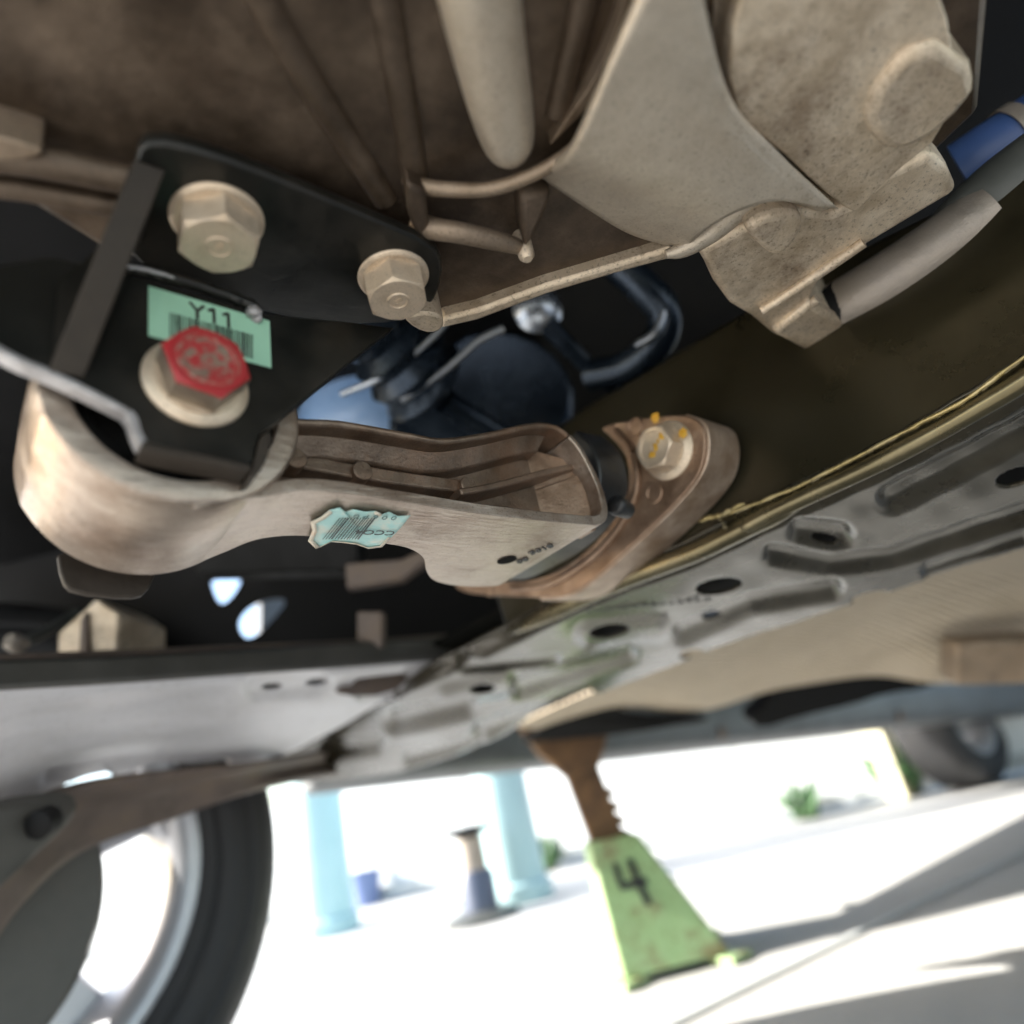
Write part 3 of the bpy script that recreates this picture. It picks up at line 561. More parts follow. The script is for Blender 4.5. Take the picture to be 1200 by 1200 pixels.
# ================================================================== GEARBOX
gb = thing('gearbox', Vector((.25, .2, .62)), 'large cast aluminium gearbox casing filling the top of the picture', 'gearbox')
def onh(pts, h): return [onH(x, y, h) for x, y in pts]
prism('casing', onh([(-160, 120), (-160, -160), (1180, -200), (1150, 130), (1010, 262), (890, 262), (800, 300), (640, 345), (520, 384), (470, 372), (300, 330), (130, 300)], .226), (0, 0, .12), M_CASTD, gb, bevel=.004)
rimo = [(516, 386), (560, 376), (640, 346), (720, 322), (800, 300), (850, 268), (886, 234), (880, 226), (840, 255), (795, 289), (715, 313), (640, 335), (560, 364), (518, 374)]
prism('lower_rim', onh(rimo, .219), (0, 0, .010), M_CAST, gb, bevel=.002)
tube('edge_roll', onh([(780, 298), (800, 292), (830, 273), (862, 247), (884, 228), (896, 216)], .2175), [.002, .004, .0054, .0056, .005, .003], M_CASTL, gb, n=14, res=20)
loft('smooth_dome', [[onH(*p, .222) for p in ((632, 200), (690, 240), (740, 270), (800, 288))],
                     [onH(*p, .203) for p in ((668, 176), (740, 200), (800, 228), (842, 254))],
                     [onH(*p, .200) for p in ((720, 60), (780, 112), (850, 170), (905, 232))],
                     [onH(*p, .2015) for p in ((775, -60), (832, 105), (892, 180), (960, 242))],
                     [onH(*p, .2035) for p in ((800, -90), (850, 110), (908, 178), (978, 244))]], 40, 40, M_CASTL, gb, thick=.004, ang=179)
tube('casting_ridge', [onH(*p, h) for p, h in (((474, 206), .230), ((484, 214), .2235), ((500, 219), .2195), ((526, 222), .217), ((570, 222), .2145), ((612, 210), .214), ((662, 183), .2135), ((716, 138), .2135), ((770, 70), .2135), ((830, -30), .214), ((900, -180), .216))], [.003, .003, .003, .003, .0028, .0027, .0027, .003, .003, .003, .003], M_CASTM, gb, n=14, res=60)
tube('upper_boss', [onH(604, 190, .222), onH(601, 182, .222), onH(596, 165, .222), onH(586, 120, .222), onH(566, 20, .222), onH(535, -170, .222)], [.002, .0065, .0098, .0115, .0125, .0135], M_CASTL, gb, n=28, res=40)
for k, pts in enumerate((((430, -160), (455, 20), (476, 140), (486, 205)), ((250, -160), (310, 0), (380, 120), (452, 232)), ((690, -160), (690, -40), (668, 60), (652, 130)))):
    tube('casting_rib', [onH(*p, .2275) for p in pts], .0055, M_CASTD, gb, n=14, res=24)
prism('upper_plate', onh([(640, 176), (664, 152), (716, 100), (770, 40), (800, -160), (740, -160), (735, 0), (700, 90), (660, 146)], .2195), (0, 0, .03), M_CASTM, gb, rnd=1, bevel=.003)
tube('rib', [onH(490, 263, .222), onH(508, 268, .216), onH(540, 273, .212), onH(585, 283, .212), onH(616, 292, .216)], [.005, .0046, .0043, .004, .003], M_CASTM, gb, n=12, res=16)
prism('gusset', [onH(608, 226, .216), onH(650, 226, .216), onH(636, 262, .212), onH(616, 298, .209), onH(610, 262, .213)], (0, 0, .02), M_CASTD, gb, bevel=.003)
lathe('boss', onH(616, 296, .212), (0, 0, -1), [(.004, -.01), (.0035, .002), (.002, .004)], M_CAST, gb, n=16)
prism('corner_boss', onh([(470, 372), (498, 366), (520, 372), (520, 386), (505, 392), (486, 386)], .203), (0, 0, .03), M_CAST, gb, rnd=1, bevel=.002)
prism('web_wall', onh([(476, 214), (500, 226), (506, 290), (512, 374), (496, 300), (478, 250)], .214), (0, 0, .02), M_CASTD, gb, bevel=.003)
for (pa, r) in (([(-120, 214), (0, 219), (60, 228), (150, 244)], .004), ([(-120, 172), (-10, 184), (60, 192), (130, 206), (200, 220)], .005)):
    tube('casting_rib', [onH(*p, .216) for p in pa], r, M_CASTD, gb, n=12, res=24)
prism('side_lug', onh([(-120, 150), (-20, 156), (20, 166), (60, 180), (20, 190), (-120, 192)], .212), (0, 0, .02), M_CASTM, gb, rnd=1, bevel=.005, seg=4)
# right-hand casting
rc = thing('end_bracket', onH(930, 330, .21), 'sand coloured cast bracket at upper right with ragged lower tip', 'casting')
prism('lower_casting', [onH(x, y, .212) for x, y in ((818, 296), (828, 312), (838, 334), (856, 358), (880, 372), (906, 393), (926, 402), (945, 412), (962, 400), (993, 383), (972, 366), (950, 352), (966, 322), (1000, 298), (1060, 262), (1124, 224), (1112, 196), (1094, 180), (1040, 205), (1000, 240), (976, 250), (930, 240), (880, 262))], (0, 0, .06), M_CAST, rc, bevel=.004, seg=3)
prism('pad', onh([(872, 268), (905, 250), (944, 252), (940, 278), (916, 302), (900, 300), (884, 284)], .205), (0, 0, .02), M_CAST, rc, rnd=2, bevel=.004, seg=3)
tube('casting_line', [onH(*p, .2105) for p in ((893, 364), (930, 340), (985, 303), (1012, 284))], .0028, M_CAST, rc, n=10, res=20)
tube('casting_line', [onH(*p, .2105) for p in ((914, 386), (940, 364), (958, 350))], .0028, M_CAST, rc, n=10, res=20)
prism('tip_block', onh([(906, 392), (950, 356), (992, 382), (945, 412)], .2075), (0, 0, .01), M_CAST, rc, bevel=.003)
prism('upper_block', onh([(868, 150), (905, 168), (960, 220), (998, 250), (1008, 245), (1040, 210), (1112, 152), (1124, 60), (1060, -120), (900, -100), (850, 60)], .207), (0, 0, .07), M_CAST, rc, rnd=1, bevel=.005, seg=3)
prism('side_block', onh([(800, 130), (860, 150), (930, 200), (985, 246), (960, 252), (905, 236), (870, 215), (830, 180)], .211), (0, 0, .05), M_CASTL, rc, bevel=.004)
prism('top_lug', onh([(1010, 130), (1030, 175), (1060, 180), (1110, 150), (1160, 90), (1080, 40)], .203), (0, 0, .03), M_CAST, rc, rnd=1, bevel=.004)
# grey pipe and hoses on the right
gp = thing('steel_pipe', W(1080, 300, .40), 'sooty grey steel pipe with dark end lying above the subframe wall', 'pipe')
tube('pipe', [W(985, 362, .405), W(1040, 330, .385), W(1100, 292, .37), W(1160, 252, .36)], [.0165, .0165, .0165, .017], M_PIPE, gp, n=32, res=20)
tube('end_cap', [W(958, 352, .41), W(972, 362, .408), W(988, 361, .4045)], [.0135, .0175, .0175], M_DARK, gp, n=32)
tube('rear_section', [W(1100, 286, .375), W(1170, 235, .362), W(1260, 172, .345)], [.014, .020, .021], M_HOSE, gp, n=32, res=12)
tube('pipe_highlight', [W(1010, 388, .395), W(1080, 340, .38), W(1140, 292, .365), W(1210, 240, .35)], .0018, M_EDGE, gp, n=8, res=24)  # thin pale tube drawn as the highlight on the pipe's lower edge
bh = thing('blue_hose', W(1170, 180, .4), 'blue rubber hose at the extreme top right corner', 'hose')
tube('hose', [W(1128, 204, .42), W(1165, 180, .41), W(1240, 130, .40), W(1330, 60, .39)], .0195, M_BLUE, bh, n=28, res=16)
lathe('clamp', W(1190, 163, .406), (W(1240, 130, .40) - W(1165, 180, .41)), [(.0198, -.004), (.0206, -.004), (.0206, .004), (.0198, .004)], M_PIPE, bh, n=32, closed=True)
# ================================================================== TORQUE ROD
CX, CZ = .0569, .1537 + CH; RO, RI, YF, RW = .0434, .0335, .2165, .067
rod = thing('torque_rod', Vector((CX, YF + RW / 2, CZ)), 'cast aluminium torque rod with round eye, joining bracket and rod mount', 'engine mount')
N = 160
def eye_r(a):
    r = RO
    d = (a - math.radians(203) + math.pi) % (2 * math.pi) - math.pi
    dm = math.acos(1 / 1.010)
    if abs(d) < dm: r = RO / math.cos(dm - abs(d)) if True else r
    return r
vs = []
secs = [(0, .003), (-.0012, .0008), (-.003, 0), ('i', 0), ('i2', .0015), ('i2', RW - .002), ('i', RW), (-.003, RW), (-.001, RW - .001), (0, RW - .004), (.0004, RW * .5)]
for s_ in secs:
    for j in range(N):
        a = 2 * math.pi * j / N; ro = eye_r(a)
        r = (RI + .001 if s_[0] == 'i' else RI if s_[0] == 'i2' else ro + s_[0])
        vs.append(Vector((CX + r * math.cos(a), YF + s_[1], CZ + r * math.sin(a))))
m_ = len(secs)
fs = gridfaces(m_, N, True) + [((m_ - 1) * N + j, (m_ - 1) * N + (j + 1) % N, (j + 1) % N, j) for j in range(N)]
add('eye', vs, fs, M_ROD, rod, ang=28)
bush = lathe('bushing', Vector((CX, YF, CZ)), (0, 1, 0), [(RI - .0003, .003), (RI - .004, .0045), (RI - .006, .009), (.016, .010), (.0135, .004), (.0135, RW), (RI - .0003, RW)], M_RUB, rod, n=64, closed=True, ang=40)
lathe('inner_sleeve', Vector((CX, YF - .004, CZ)), (0, 1, 0), [(.0085, 0), (.013, 0), (.013, RW), (.0085, RW)], M_PIPE, bush, n=40, closed=True)
# lower flange: (x, front y, back y, bottom z)
yf = YF + .003
LF = [(.060, YF + .001, .281, .1535 - RO + .0003), (.075, YF + .001, .280, .1150), (.086, yf, .274, .1185), (.098, yf, .266, .1220), (.115, yf, .262, .1232), (.140, yf, .261, .1222), (.160, yf, .261, .1212), (.172, yf, .264, .1206), (.184, yf, .273, .1202), (.196, yf, .290, .1200), (.208, yf, .302, .1200), (.222, yf, .308, .1200), (.240, yf, .311, .1202), (.256, yf, .310, .1205), (.2600, yf + .0006, .309, .1210), (.2625, yf + .0016, .308, .1220)]
def lf(x):
    P = [Vector((0, 0, 0))] * 0
    for a, b in zip(LF, LF[1:]):
        if a[0] <= x <= b[0]:
            t = (x - a[0]) / (b[0] - a[0]); return [u * (1 - t) + v * t for u, v in zip(a, b)]
    return list(LF[-1] if x > .1 else LF[0])
def flange_mesh(fn, x0, x1, nx, ny, th, name, mt, disp=None):
    """closed slab: bottom z from fn, thickness th(x)"""
    vs = []
    for i in range(nx):
        x = x0 + (x1 - x0) * i / (nx - 1); _, a, b, z = fn(x); z += CH
        for j in range(ny): vs.append(Vector((x, a + (b - a) * j / (ny - 1), z)))
        for j in range(ny): vs.append(Vector((x, b + (a - b) * j / (ny - 1), z + th)))
    fs = gridfaces(nx, 2 * ny, True) + [tuple(range(2 * ny)), tuple(range((nx - 1) * 2 * ny, nx * 2 * ny))]
    return add(name, vs, fs, mt, rod, ang=32, bevel=.0012, seg=3)
LFc = [cr([Vector(p[:3]) for p in LF], i / 90) for i in range(91)]
LFz = [cr([Vector((p[3], 0, 0)) for p in LF], i / 90).x for i in range(91)]
LF = [(p.x, p.y, p.z, z) for p, z in zip(LFc, LFz)]
vs = []; ny = 3
for (x, a, b, z) in LF:
    th = .0052; z += CH
    for j in range(ny): vs.append(Vector((x, a + (b - a) * j / (ny - 1), z)))
    for j in range(ny): vs.append(Vector((x, b + (a - b) * j / (ny - 1), z + th)))
nx = len(LF)
lfl = add('lower_flange', vs, gridfaces(nx, 2 * ny, True) + [tuple(range(2 * ny)), tuple(range((nx - 1) * 2 * ny, nx * 2 * ny))], M_ROD, rod, ang=32, bevel=.0019, seg=4)
# upper flange: profile of its top edge (x, z)
UF = [(.060, .166), (.080, .160), (.097, .1552), (.119, .1578), (.1517, .1580), (.170, .1585), (.1966, .1664), (.2273, .1776), (.2434, .1808), (.254, .1785), (.2626, .1705), (.268, .158), (.2710, .146), (.2713, .137), (.2700, .1292), (.2660, .1238), (.2595, .1210), (.252, .1203)]
up_ = curve([Vector((x, 0, z)) for x, z in UF], 110)
def offs(pl, d):
    out = []
    for i, p in enumerate(pl):
        t = pl[min(i + 1, len(pl) - 1)] - pl[max(i - 1, 0)]; n_ = Vector((t.z, 0, -t.x)).normalized(); out.append(p + n_ * d)
    return out
def offv(pl):
    out = []
    for i, p in enumerate(pl):
        t = pl[min(i + 1, len(pl) - 1)] - pl[max(i - 1, 0)]; n_ = Vector((t.z, 0, -t.x)).normalized(); out.append(p + n_ * (.0034 + .0024 * max(0, (i / (len(pl) - 1) - .6) / .4)))
    return out
lo_ = offv(up_)
def ybk(x): return min(.262 if x < .17 else .262 + (x - .17) * .75, .308)
def ribbon(name, P, Q, mt, bv):
    vs = []
    for p, q in zip(P, Q):
        bk = ybk(min(p.x, .272)) if p.z > .1225 else .307
        vs += [Vector((p.x, yf, p.z + CH)), Vector((p.x, bk, p.z + CH)), Vector((q.x, bk, q.z + CH)), Vector((q.x, yf, q.z + CH))]
    return add(name, vs, gridfaces(len(P), 4, True) + [(0, 1, 2, 3), tuple(range(4 * len(P) - 4, 4 * len(P)))], mt, rod, ang=40, bevel=bv, seg=3)
ki = next(i for i, p in enumerate(up_) if p.x > .255 and p.z < .1765)
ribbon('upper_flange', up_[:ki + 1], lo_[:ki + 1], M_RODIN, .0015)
ribbon('end_wall', up_[ki:], lo_[ki:], M_ROD, .0018)
# web between the flanges
wu = [q for q in lo_[:ki + 1] if q.x < .2699]
wpts = [Vector((q.x, yf + .021, q.z + CH + .001)) for q in wu[::3]] + [Vector((.2668, yf + .021, .150 + CH)), Vector((.2655, yf + .021, .130 + CH)), Vector((.262, yf + .021, .126 + CH)), Vector((.075, yf + .021, .1275 + CH))]
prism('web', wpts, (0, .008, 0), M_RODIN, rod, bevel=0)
# step under the upper flange and middle rib, with ejector marks
st = offs(up_, .0115); st = [p for p in st if .085 < p.x < .243]; sto = [p for p in offs(up_, .003) if .085 < p.x < .25]
vs = []
K = 60
A_ = curve(sto[::4], K); B_ = curve(st[::4], K)
for p, q in zip(A_, B_):
    vs += [Vector((p.x, yf + .008, p.z + CH)), Vector((q.x, yf + .013, q.z + CH)), Vector((q.x, yf + .0235, q.z + CH - .001)), Vector((p.x, yf + .0235, p.z + CH))]
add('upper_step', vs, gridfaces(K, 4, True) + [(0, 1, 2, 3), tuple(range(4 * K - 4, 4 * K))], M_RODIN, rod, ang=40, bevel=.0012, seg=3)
def bar(name, pts, hw, y0, y1, mt, K=50):
    P = curve([Vector(p) for p in pts], K); vs = []
    for i, p in enumerate(P):
        t = P[min(i + 1, K - 1)] - P[max(i - 1, 0)]; n_ = Vector((t.z, 0, -t.x)).normalized() * hw
        vs += [Vector((p.x, y0, p.z + CH)) + n_, Vector((p.x, y0, p.z + CH)) - n_, Vector((p.x, y1, p.z + CH)) - n_ * 1.5, Vector((p.x, y1, p.z + CH)) + n_ * 1.5]
    return add(name, vs, gridfaces(K, 4, True) + [(0, 1, 2, 3), tuple(range(4 * K - 4, 4 * K))], mt, rod, ang=40, bevel=.0009, seg=2)
rp = lambda px, py, y: (lambda v: Vector((v.x, 0, v.z - CH)))(onY(px, py, y))
bar('middle_rib', [rp(*p, yf + .013) for p in ((318, 532), (360, 540), (425, 552), (490, 562), (548, 569))], .0034, yf + .0135, yf + .023, M_RODIN)
bar('end_rib', [rp(*p, yf + .006) for p in ((545, 572), (580, 566), (620, 556), (655, 547), (692, 541))], .0018, yf + .0095, yf + .022, M_RODIN)
for p in ((347, 537), (425, 552), (549, 569)):
    q = onY(*p, yf + .0115); lathe('ejector_mark', q, (0, -1, 0), [(.0046, -.006), (.0046, .0004), (.0042, .0008)], M_RODIN, rod, n=28)
# sloped end pockets either side of the end rib
def wedge(name, x0, x1, zb0, zb1, zt0, zt1, y0, y1, mt):
    v = [(x0, y0, zb0), (x0, y0, zt0), (x1, y0, zb1), (x1, y0, zt1), (x1, y1, zb1), (x1, y1, zt1)]
    return add(name, [Vector((p[0], p[1], p[2] + CH)) for p in v], [(0, 1, 3, 2), (2, 3, 5, 4), (0, 4, 5, 1), (0, 2, 4), (1, 5, 3)], mt, rod, bevel=.0008)
wedge('end_pocket', .240, .2672, .1215, .1225, .1500, .1570, yf + .0215, yf + .0085, M_RODHOT)
wedge('end_pocket', .240, .2665, .1495, .1565, .1775, .1660, yf + .0215, yf + .0105, M_RODHOT)
# hole and small stamp in the lower flange
hc = onH(594, 656, .1200); lathe('drain_hole', hc + Vector((0, 0, -.0004)), (0, 0, 1), [(.0056, 0), (.0052, .0002), (.0050, .0003), (.0050, .0012), (0, .0012)], M_VOID, rod, n=36)  # flat black disc; the hole's shade is its colour
for s_, q in (('2018', (634, 644)), ('08', (612, 657))):
    text('cast_date', s_, onH(*q, .1197), (-.35, 1, 0) if False else (.42, -.9, 0), (.9, .42, 0), .0072, M_STAMP, rod, .0003, bold=.0001)
# torn aqua label on the lower flange, wrapped a little over its back edge
LZ = .1226
lab = [(361, 634), (366, 622), (364, 612), (376, 606), (386, 598), (398, 595), (405, 600), (414, 597), (428, 600), (440, 599), (448, 603), (456, 600), (466, 605), (481, 604), (470, 618), (458, 630), (448, 641), (432, 643), (418, 638), (402, 636), (386, 635), (370, 643)]
def lz_at(x):
    for a_, b_ in zip(LF, LF[1:]):
        if a_[0] <= x <= b_[0]: return a_[3] + (b_[3] - a_[3]) * (x - a_[0]) / (b_[0] - a_[0])
    return .121
def lab3(px, py, lift=0):
    p = onH(px, py, .122)
    for _ in range(4): p = onH(px, py, lz_at(p.x) - .0005 - lift)
    return p
rb = random.Random(5)
lp = [lab3(x, y, .0002 + .0011 * rb.random()) for x, y in lab]
cen = lab3(420, 618, .0006)
vs = lp + [p.lerp(cen, .10) + Vector((0, 0, .0003)) for p in lp] + [p.lerp(cen, .45) + Vector((0, 0, -.0004 * rb.random())) for p in lp] + [cen]
L_ = len(lp)
fs = gridfaces(3, L_, True) + [(2 * L_ + i, 2 * L_ + (i + 1) % L_, 3 * L_) for i in range(L_)]
sk = add('torn_label', vs, fs, M_STKB, rod, ang=50, solid=.0002, label='torn crumpled aqua paper label')
ed = add('torn_edge', lp + [p.lerp(cen, .10) + Vector((0, 0, -.0004)) for p in lp], [f for i, f in enumerate(gridfaces(2, L_, True)) if i in (0, 1, 2, 3, 9, 15, 16, 17, 18, 19, 20, 21)], M_STKW, sk, ang=50, solid=.0002)
d1 = (lab3(458, 607, .0017) - lab3(420, 606, .0017)).normalized(); d2 = (lab3(440, 604, .0017) - lab3(420, 632, .0017)).normalized()
text('print', 'CCO4', lab3(440, 624, .0017), d1 * -1, d2 * -1, .0066, M_INK, sk, .0001)
text('print', '0 0 6 P 0', lab3(440, 606, .0017), d1 * -1, d2 * -1, .0052, M_INKT, sk, .0001)
vs = []; fs = []
x = 380.
while x < 422:
    wpx = rb.choice((.9, 1.3, 2.0)); q = len(vs)
    vs += [lab3(x + 18, 607, .0017), lab3(x + 18 + wpx, 607, .0017), lab3(x - 2 + wpx, 632, .0017), lab3(x - 2, 632, .0017)]; fs.append((q, q + 1, q + 2, q + 3)); x += wpx + rb.choice((1.6, 2.4))
o = add('bar_print', vs, fs, M_INK, sk, solid=.0001); o['kind'] = 'stuff'
# ================================================================== ROD MOUNT (yoke)
XY = .335
ym = thing('rod_mount', onX(760, 600, XY), 'brown cast aluminium rod mount bolted to the subframe wall, round the rod end', 'mount')
out_ = [(640, 492), (720, 492), (780, 484), (812, 486), (826, 500), (824, 545), (806, 575), (770, 612), (726, 654), (690, 684), (668, 698), (640, 700), (600, 697), (560, 694), (530, 680), (520, 640), (575, 660)]
out_ = [(700, 500), (740, 492), (785, 486), (812, 487), (827, 503), (825, 545), (808, 573), (772, 610), (726, 652), (690, 684), (664, 699), (636, 701), (596, 698), (553, 697), (530, 688), (534, 670), (560, 676), (600, 684), (640, 676), (676, 655), (708, 626), (732, 588), (738, 560), (733, 532), (716, 512)]
P = chaikin([onX(*p, XY) for p in out_], 2)
body = prism('body', P, (.030, 0, -.001), M_RODHOT, ym, bevel=.0018, seg=3)
inner = [(716, 512), (733, 532), (739, 560), (733, 588), (709, 627), (677, 656), (641, 677), (600, 685), (560, 677)]
ic = curve([onX(*p, XY) for p in inner], 60)
tube('inner_lip', [p + Vector((-.001, 0, .0)) for p in curve([onX(*p, XY) for p in ((722, 505), (741, 528), (748, 560), (741, 592), (716, 633), (682, 664), (643, 685), (600, 690))], 60)], .0026, M_RODHOT, ym, n=10)
strip = [(827, 503), (825, 545), (808, 573), (772, 610), (726, 652), (690, 684), (664, 699), (636, 701)]
wall_ = [onX(*p, XY) for p in ((800, 486), (822, 493), (828, 515), (825, 545), (808, 573), (772, 610), (726, 652), (690, 684), (662, 700), (630, 702))]
wc = Vector((XY, 0, 0)); cen = onX(700, 600, XY)
def outw(p, d): v = (p - cen); v.x = 0; return p + v.normalized() * d
wv = chaikin(wall_, 2, False); vs = []
for p in wv:
    o1 = outw(p, .0014); vs += [o1 + Vector((.002, 0, 0)), o1 + Vector((.033, 0, -.001)), outw(p, -.004) + Vector((.033, 0, -.001)), outw(p, -.004) + Vector((.002, 0, 0))]
add('outer_wall', vs, gridfaces(len(wv), 4, True) + [(0, 1, 2, 3), tuple(range(4 * len(wv) - 4, 4 * len(wv)))], M_YOKE, ym, ang=40, bevel=.001)
for p, r in (((767, 578), .0062), ((745, 500), .0062), ((573, 690), .0062)):
    lathe('ejector_mark', onX(*p, XY - .0001), (-1, 0, 0), [(r, -.004), (r, .0006), (r * .9, .001), (r * .8, .0002), (0, .0002)], M_RODHOT, ym, n=32)
bc = onX(783, 528, XY)
yb, yM, yh = bolt('bolt', bc, (-1, .0, 0), .0142, .013, .0185, .0035, M_ZINC, ym, .25, True, 'bolt head with yellow paint dabs', M_ZINC)
hcn = bc + Vector((-1, 0, 0)) * (yh + .0)
rbd = random.Random(11)
def dab(c, r, nrm, parent, seed=0, name='paint_dab', mt=None, el=1.0):
    q = random.Random(seed); M = frame(c, nrm); K = 18
    vs = [Vector((0, 0, .0007))]
    for j in range(K):
        a = 6.283 * j / K; rr = r * q.uniform(.7, 1.15); vs.append(Vector((rr * math.cos(a) * el, rr * math.sin(a), .0)))
    fs = [(0, 1 + j, 1 + (j + 1) % K) for j in range(K)]
    return add(name, vs, fs, mt or M_YEL, parent, M=M, ang=179)
for k, (px, py, r, el) in enumerate(((776, 510, .0028, 1), (768, 524, .0030, .6), (764, 533, .0022, 1.3), (771, 517, .0018, .5))):
    dab(onX(px, py, XY - yh + .0009), r, (-1, 0, 0), yb, k, el=el)
dab(onX(768, 490, XY - .0004), .0038, (-1, 0, 0), ym, 21); dab(onX(800, 507, XY - .0036), .0034, (-1, 0, 0), ym, 22)
lathe('head_mark', onX(763, 525, XY - yh + .0009), (-1, 0, 0), [(.0022, 0), (.0022, .0004), (.0016, .0004), (.0016, 0)], M_ZINC, yb, n=24, closed=True)
# rubber stop between rod end and mount, with its grey cap
rs = thing('rubber_stop', onX(690, 640, .30), 'black rubber stop wrapped round the rod end inside the rod mount', 'rubber stop')
sp = [(694, 508), (713, 526), (722, 550), (722, 578), (708, 608), (676, 640), (636, 664), (602, 679), (578, 675)]
c1 = curve([onX(*p, .300) for p in sp], 60)
vs = []
for p in c1:
    v = Vector((0, p.y - cen.y, p.z - cen.z)).normalized()
    vs += [p + Vector((-.015, 0, 0)), p + Vector((.010, 0, 0)) , p + Vector((.010, 0, 0)) - v * .018, p + Vector((-.015, 0, 0)) - v * .018]
add('stop_block', vs, gridfaces(60, 4, True) + [(0, 1, 2, 3), tuple(range(236, 240))], M_RUBG, rs, ang=50, bevel=.002, seg=3)
k = onX(722, 592, .288)
lathe('stop_cap', k + Vector((0, 0, 0)), (-1, -.2, .1), [(.005, -.012), (.006, -.002), (.0055, .001), (.004, .002), (0, .0024)], M_RUBG, rs, n=36, ang=60)
# ================================================================== BRACKET
br = thing('mount_bracket', Vector((CX, .21, .47)), 'black painted steel bracket with three bolts, holding the round rod eye', 'bracket')
HP = .21
prism('upper_plate', chaikin(onh([(140, 318), (158, 180), (176, 164), (240, 178), (330, 212), (420, 250), (508, 287), (520, 310), (514, 344), (498, 366), (470, 378), (400, 382), (312, 368)], HP), 1), (0, 0, .006), M_BLACK, br, bevel=.0012)
YP = .206
prism('side_plate', [onY(*p, YP) for p in ((-120, 330), (-120, 352), (-40, 388), (20, 421), (58, 437), (110, 462), (150, 483), (158, 492), (163, 510), (172, 522), (230, 535), (288, 547), (297, 540), (299, 524), (304, 508), (330, 490), (380, 448), (430, 408), (462, 384), (400, 376), (312, 368), (140, 318), (60, 300))], (0, .005, 0), M_BLACK, br, bevel=.0006)
# bright bare edge along the cut bottom of the plate
def edge_strip(name, pts, y0, y1, dz, mt):
    vs = []
    P = curve([onY(*p, YP) for p in pts], 40)
    for i, p in enumerate(P):
        t = (P[min(i + 1, 39)] - P[max(i - 1, 0)]).normalized(); n_ = Vector((t.z, 0, -t.x)); n_ = n_ if n_.z < 0 else -n_
        vs += [p + n_ * dz + Vector((0, y0, 0)), p + n_ * dz + Vector((0, y1, 0)), p - n_ * .0012 + Vector((0, y1, 0)), p - n_ * .0012 + Vector((0, y0, 0))]
    return add(name, vs, gridfaces(40, 4, True) + [(0, 1, 2, 3), (156, 157, 158, 159)], mt, br, ang=40, bevel=.0006)
edge_strip('cut_edge', [(-120, 352), (-40, 388), (20, 421), (58, 437), (110, 462), (150, 483)], -.0008, .0056, .0011, M_EDGE)
edge_strip('bent_lip', [(166, 521), (200, 530), (250, 540), (293, 549)], -.0012, .010, .0014, M_BRNBLK)
edge_strip('lip_corner', [(150, 483), (156, 491), (161, 507), (168, 521)], -.0009, .0058, .0012, M_EDGE)
prism('bent_ear', [onY(*p, YP - .0004) for p in ((296, 546), (301, 530), (304, 512), (316, 504), (319, 512), (314, 535), (303, 556), (292, 560))], (0, .014, 0), M_BRNBLK, br, rnd=1, bevel=.001)
# gusset; bottom edge coloured lighter because it faces the bright ground
XG = .0279
ga, gbp = onY(58, 436, YP), onH(158, 188, HP)
prism('gusset', [ga, gbp, Vector((gbp.x, YP, HP + CH - .0005)), Vector((ga.x, YP, HP + CH - .03))], (.0085, 0, 0), M_BLACK, br, bevel=.0008)
vs = []
for p in (ga, gbp):
    for dx in (-.0004, .0089):
        vs += [p + Vector((dx, -.0008, -.0004)), p + Vector((dx, .001, .0008))]
add('gusset_edge', vs, [(0, 2, 3, 1), (4, 5, 7, 6), (0, 1, 5, 4), (2, 6, 7, 3), (0, 4, 6, 2), (1, 3, 7, 5)], M_BRNBLK, br, bevel=.0005)
bead([onY(*p, YP - .001) for p in ((138, 312), (170, 318), (215, 330), (262, 345), (304, 362))], 26, .0024, 'weld_bead', M_BLACK, br, .22)
bead([onY(*p, YP - .0045) for p in ((136, 311), (160, 314), (190, 321), (205, 326))], 12, .0007, 'weld_highlight', M_EDGE, br, .8)
bead([onY(*p, YP - .002) for p in ((293, 362), (297, 366), (300, 372))], 10, .0022, 'weld_end', M_EDGE, br, .8)
# bolts
up1 = onH(255, 256, HP); up2 = onH(461, 323, HP)
for c, rot, R in ((up1, .66, .0142), (up2, .13, .0134)):
    b_, M_, hh = bolt('bolt', c + Vector((0, 0, -.0003)), (0, 0, -1), R, .0118, R * 1.12, .0028, M_ZINC, br, rot)
    cc = c + Vector((0, 0, -hh - .0003))
    lathe('head_mark', cc, (0, 0, -1), [(.0048, 0), (.0046, .0005), (.0038, .0005), (.0036, 0)], M_ZINC, b_, n=32, closed=True)
    text('head_number', '8', cc + Vector((0, 0, -.0003)), (.9, .3, 0), (.3, -.9, 0), .0052, M_ZINC, b_, .0002)
rc_ = onY(230, 450, YP)
b_, M_, hh = bolt('bolt', rc_ + Vector((0, -.0003, 0)), (0, -1, 0), .0142, .0118, .0174, .0042, M_REDB, br, .28, False, 'through bolt with worn red paint on its head', M_ZINC)
lathe('head_mark', rc_ + Vector((0, -hh - .0003, 0)), (0, -1, 0), [(.0098, 0), (.0096, .0003), (.0088, .0003), (.0086, 0)], painted_bolt('red_smeared_zinc', [(.3, .2, .16), (.4, .3, .24), (.5, .4, .32)], (.36, .03, .03), -1, .36, 1), b_, n=40, closed=True)
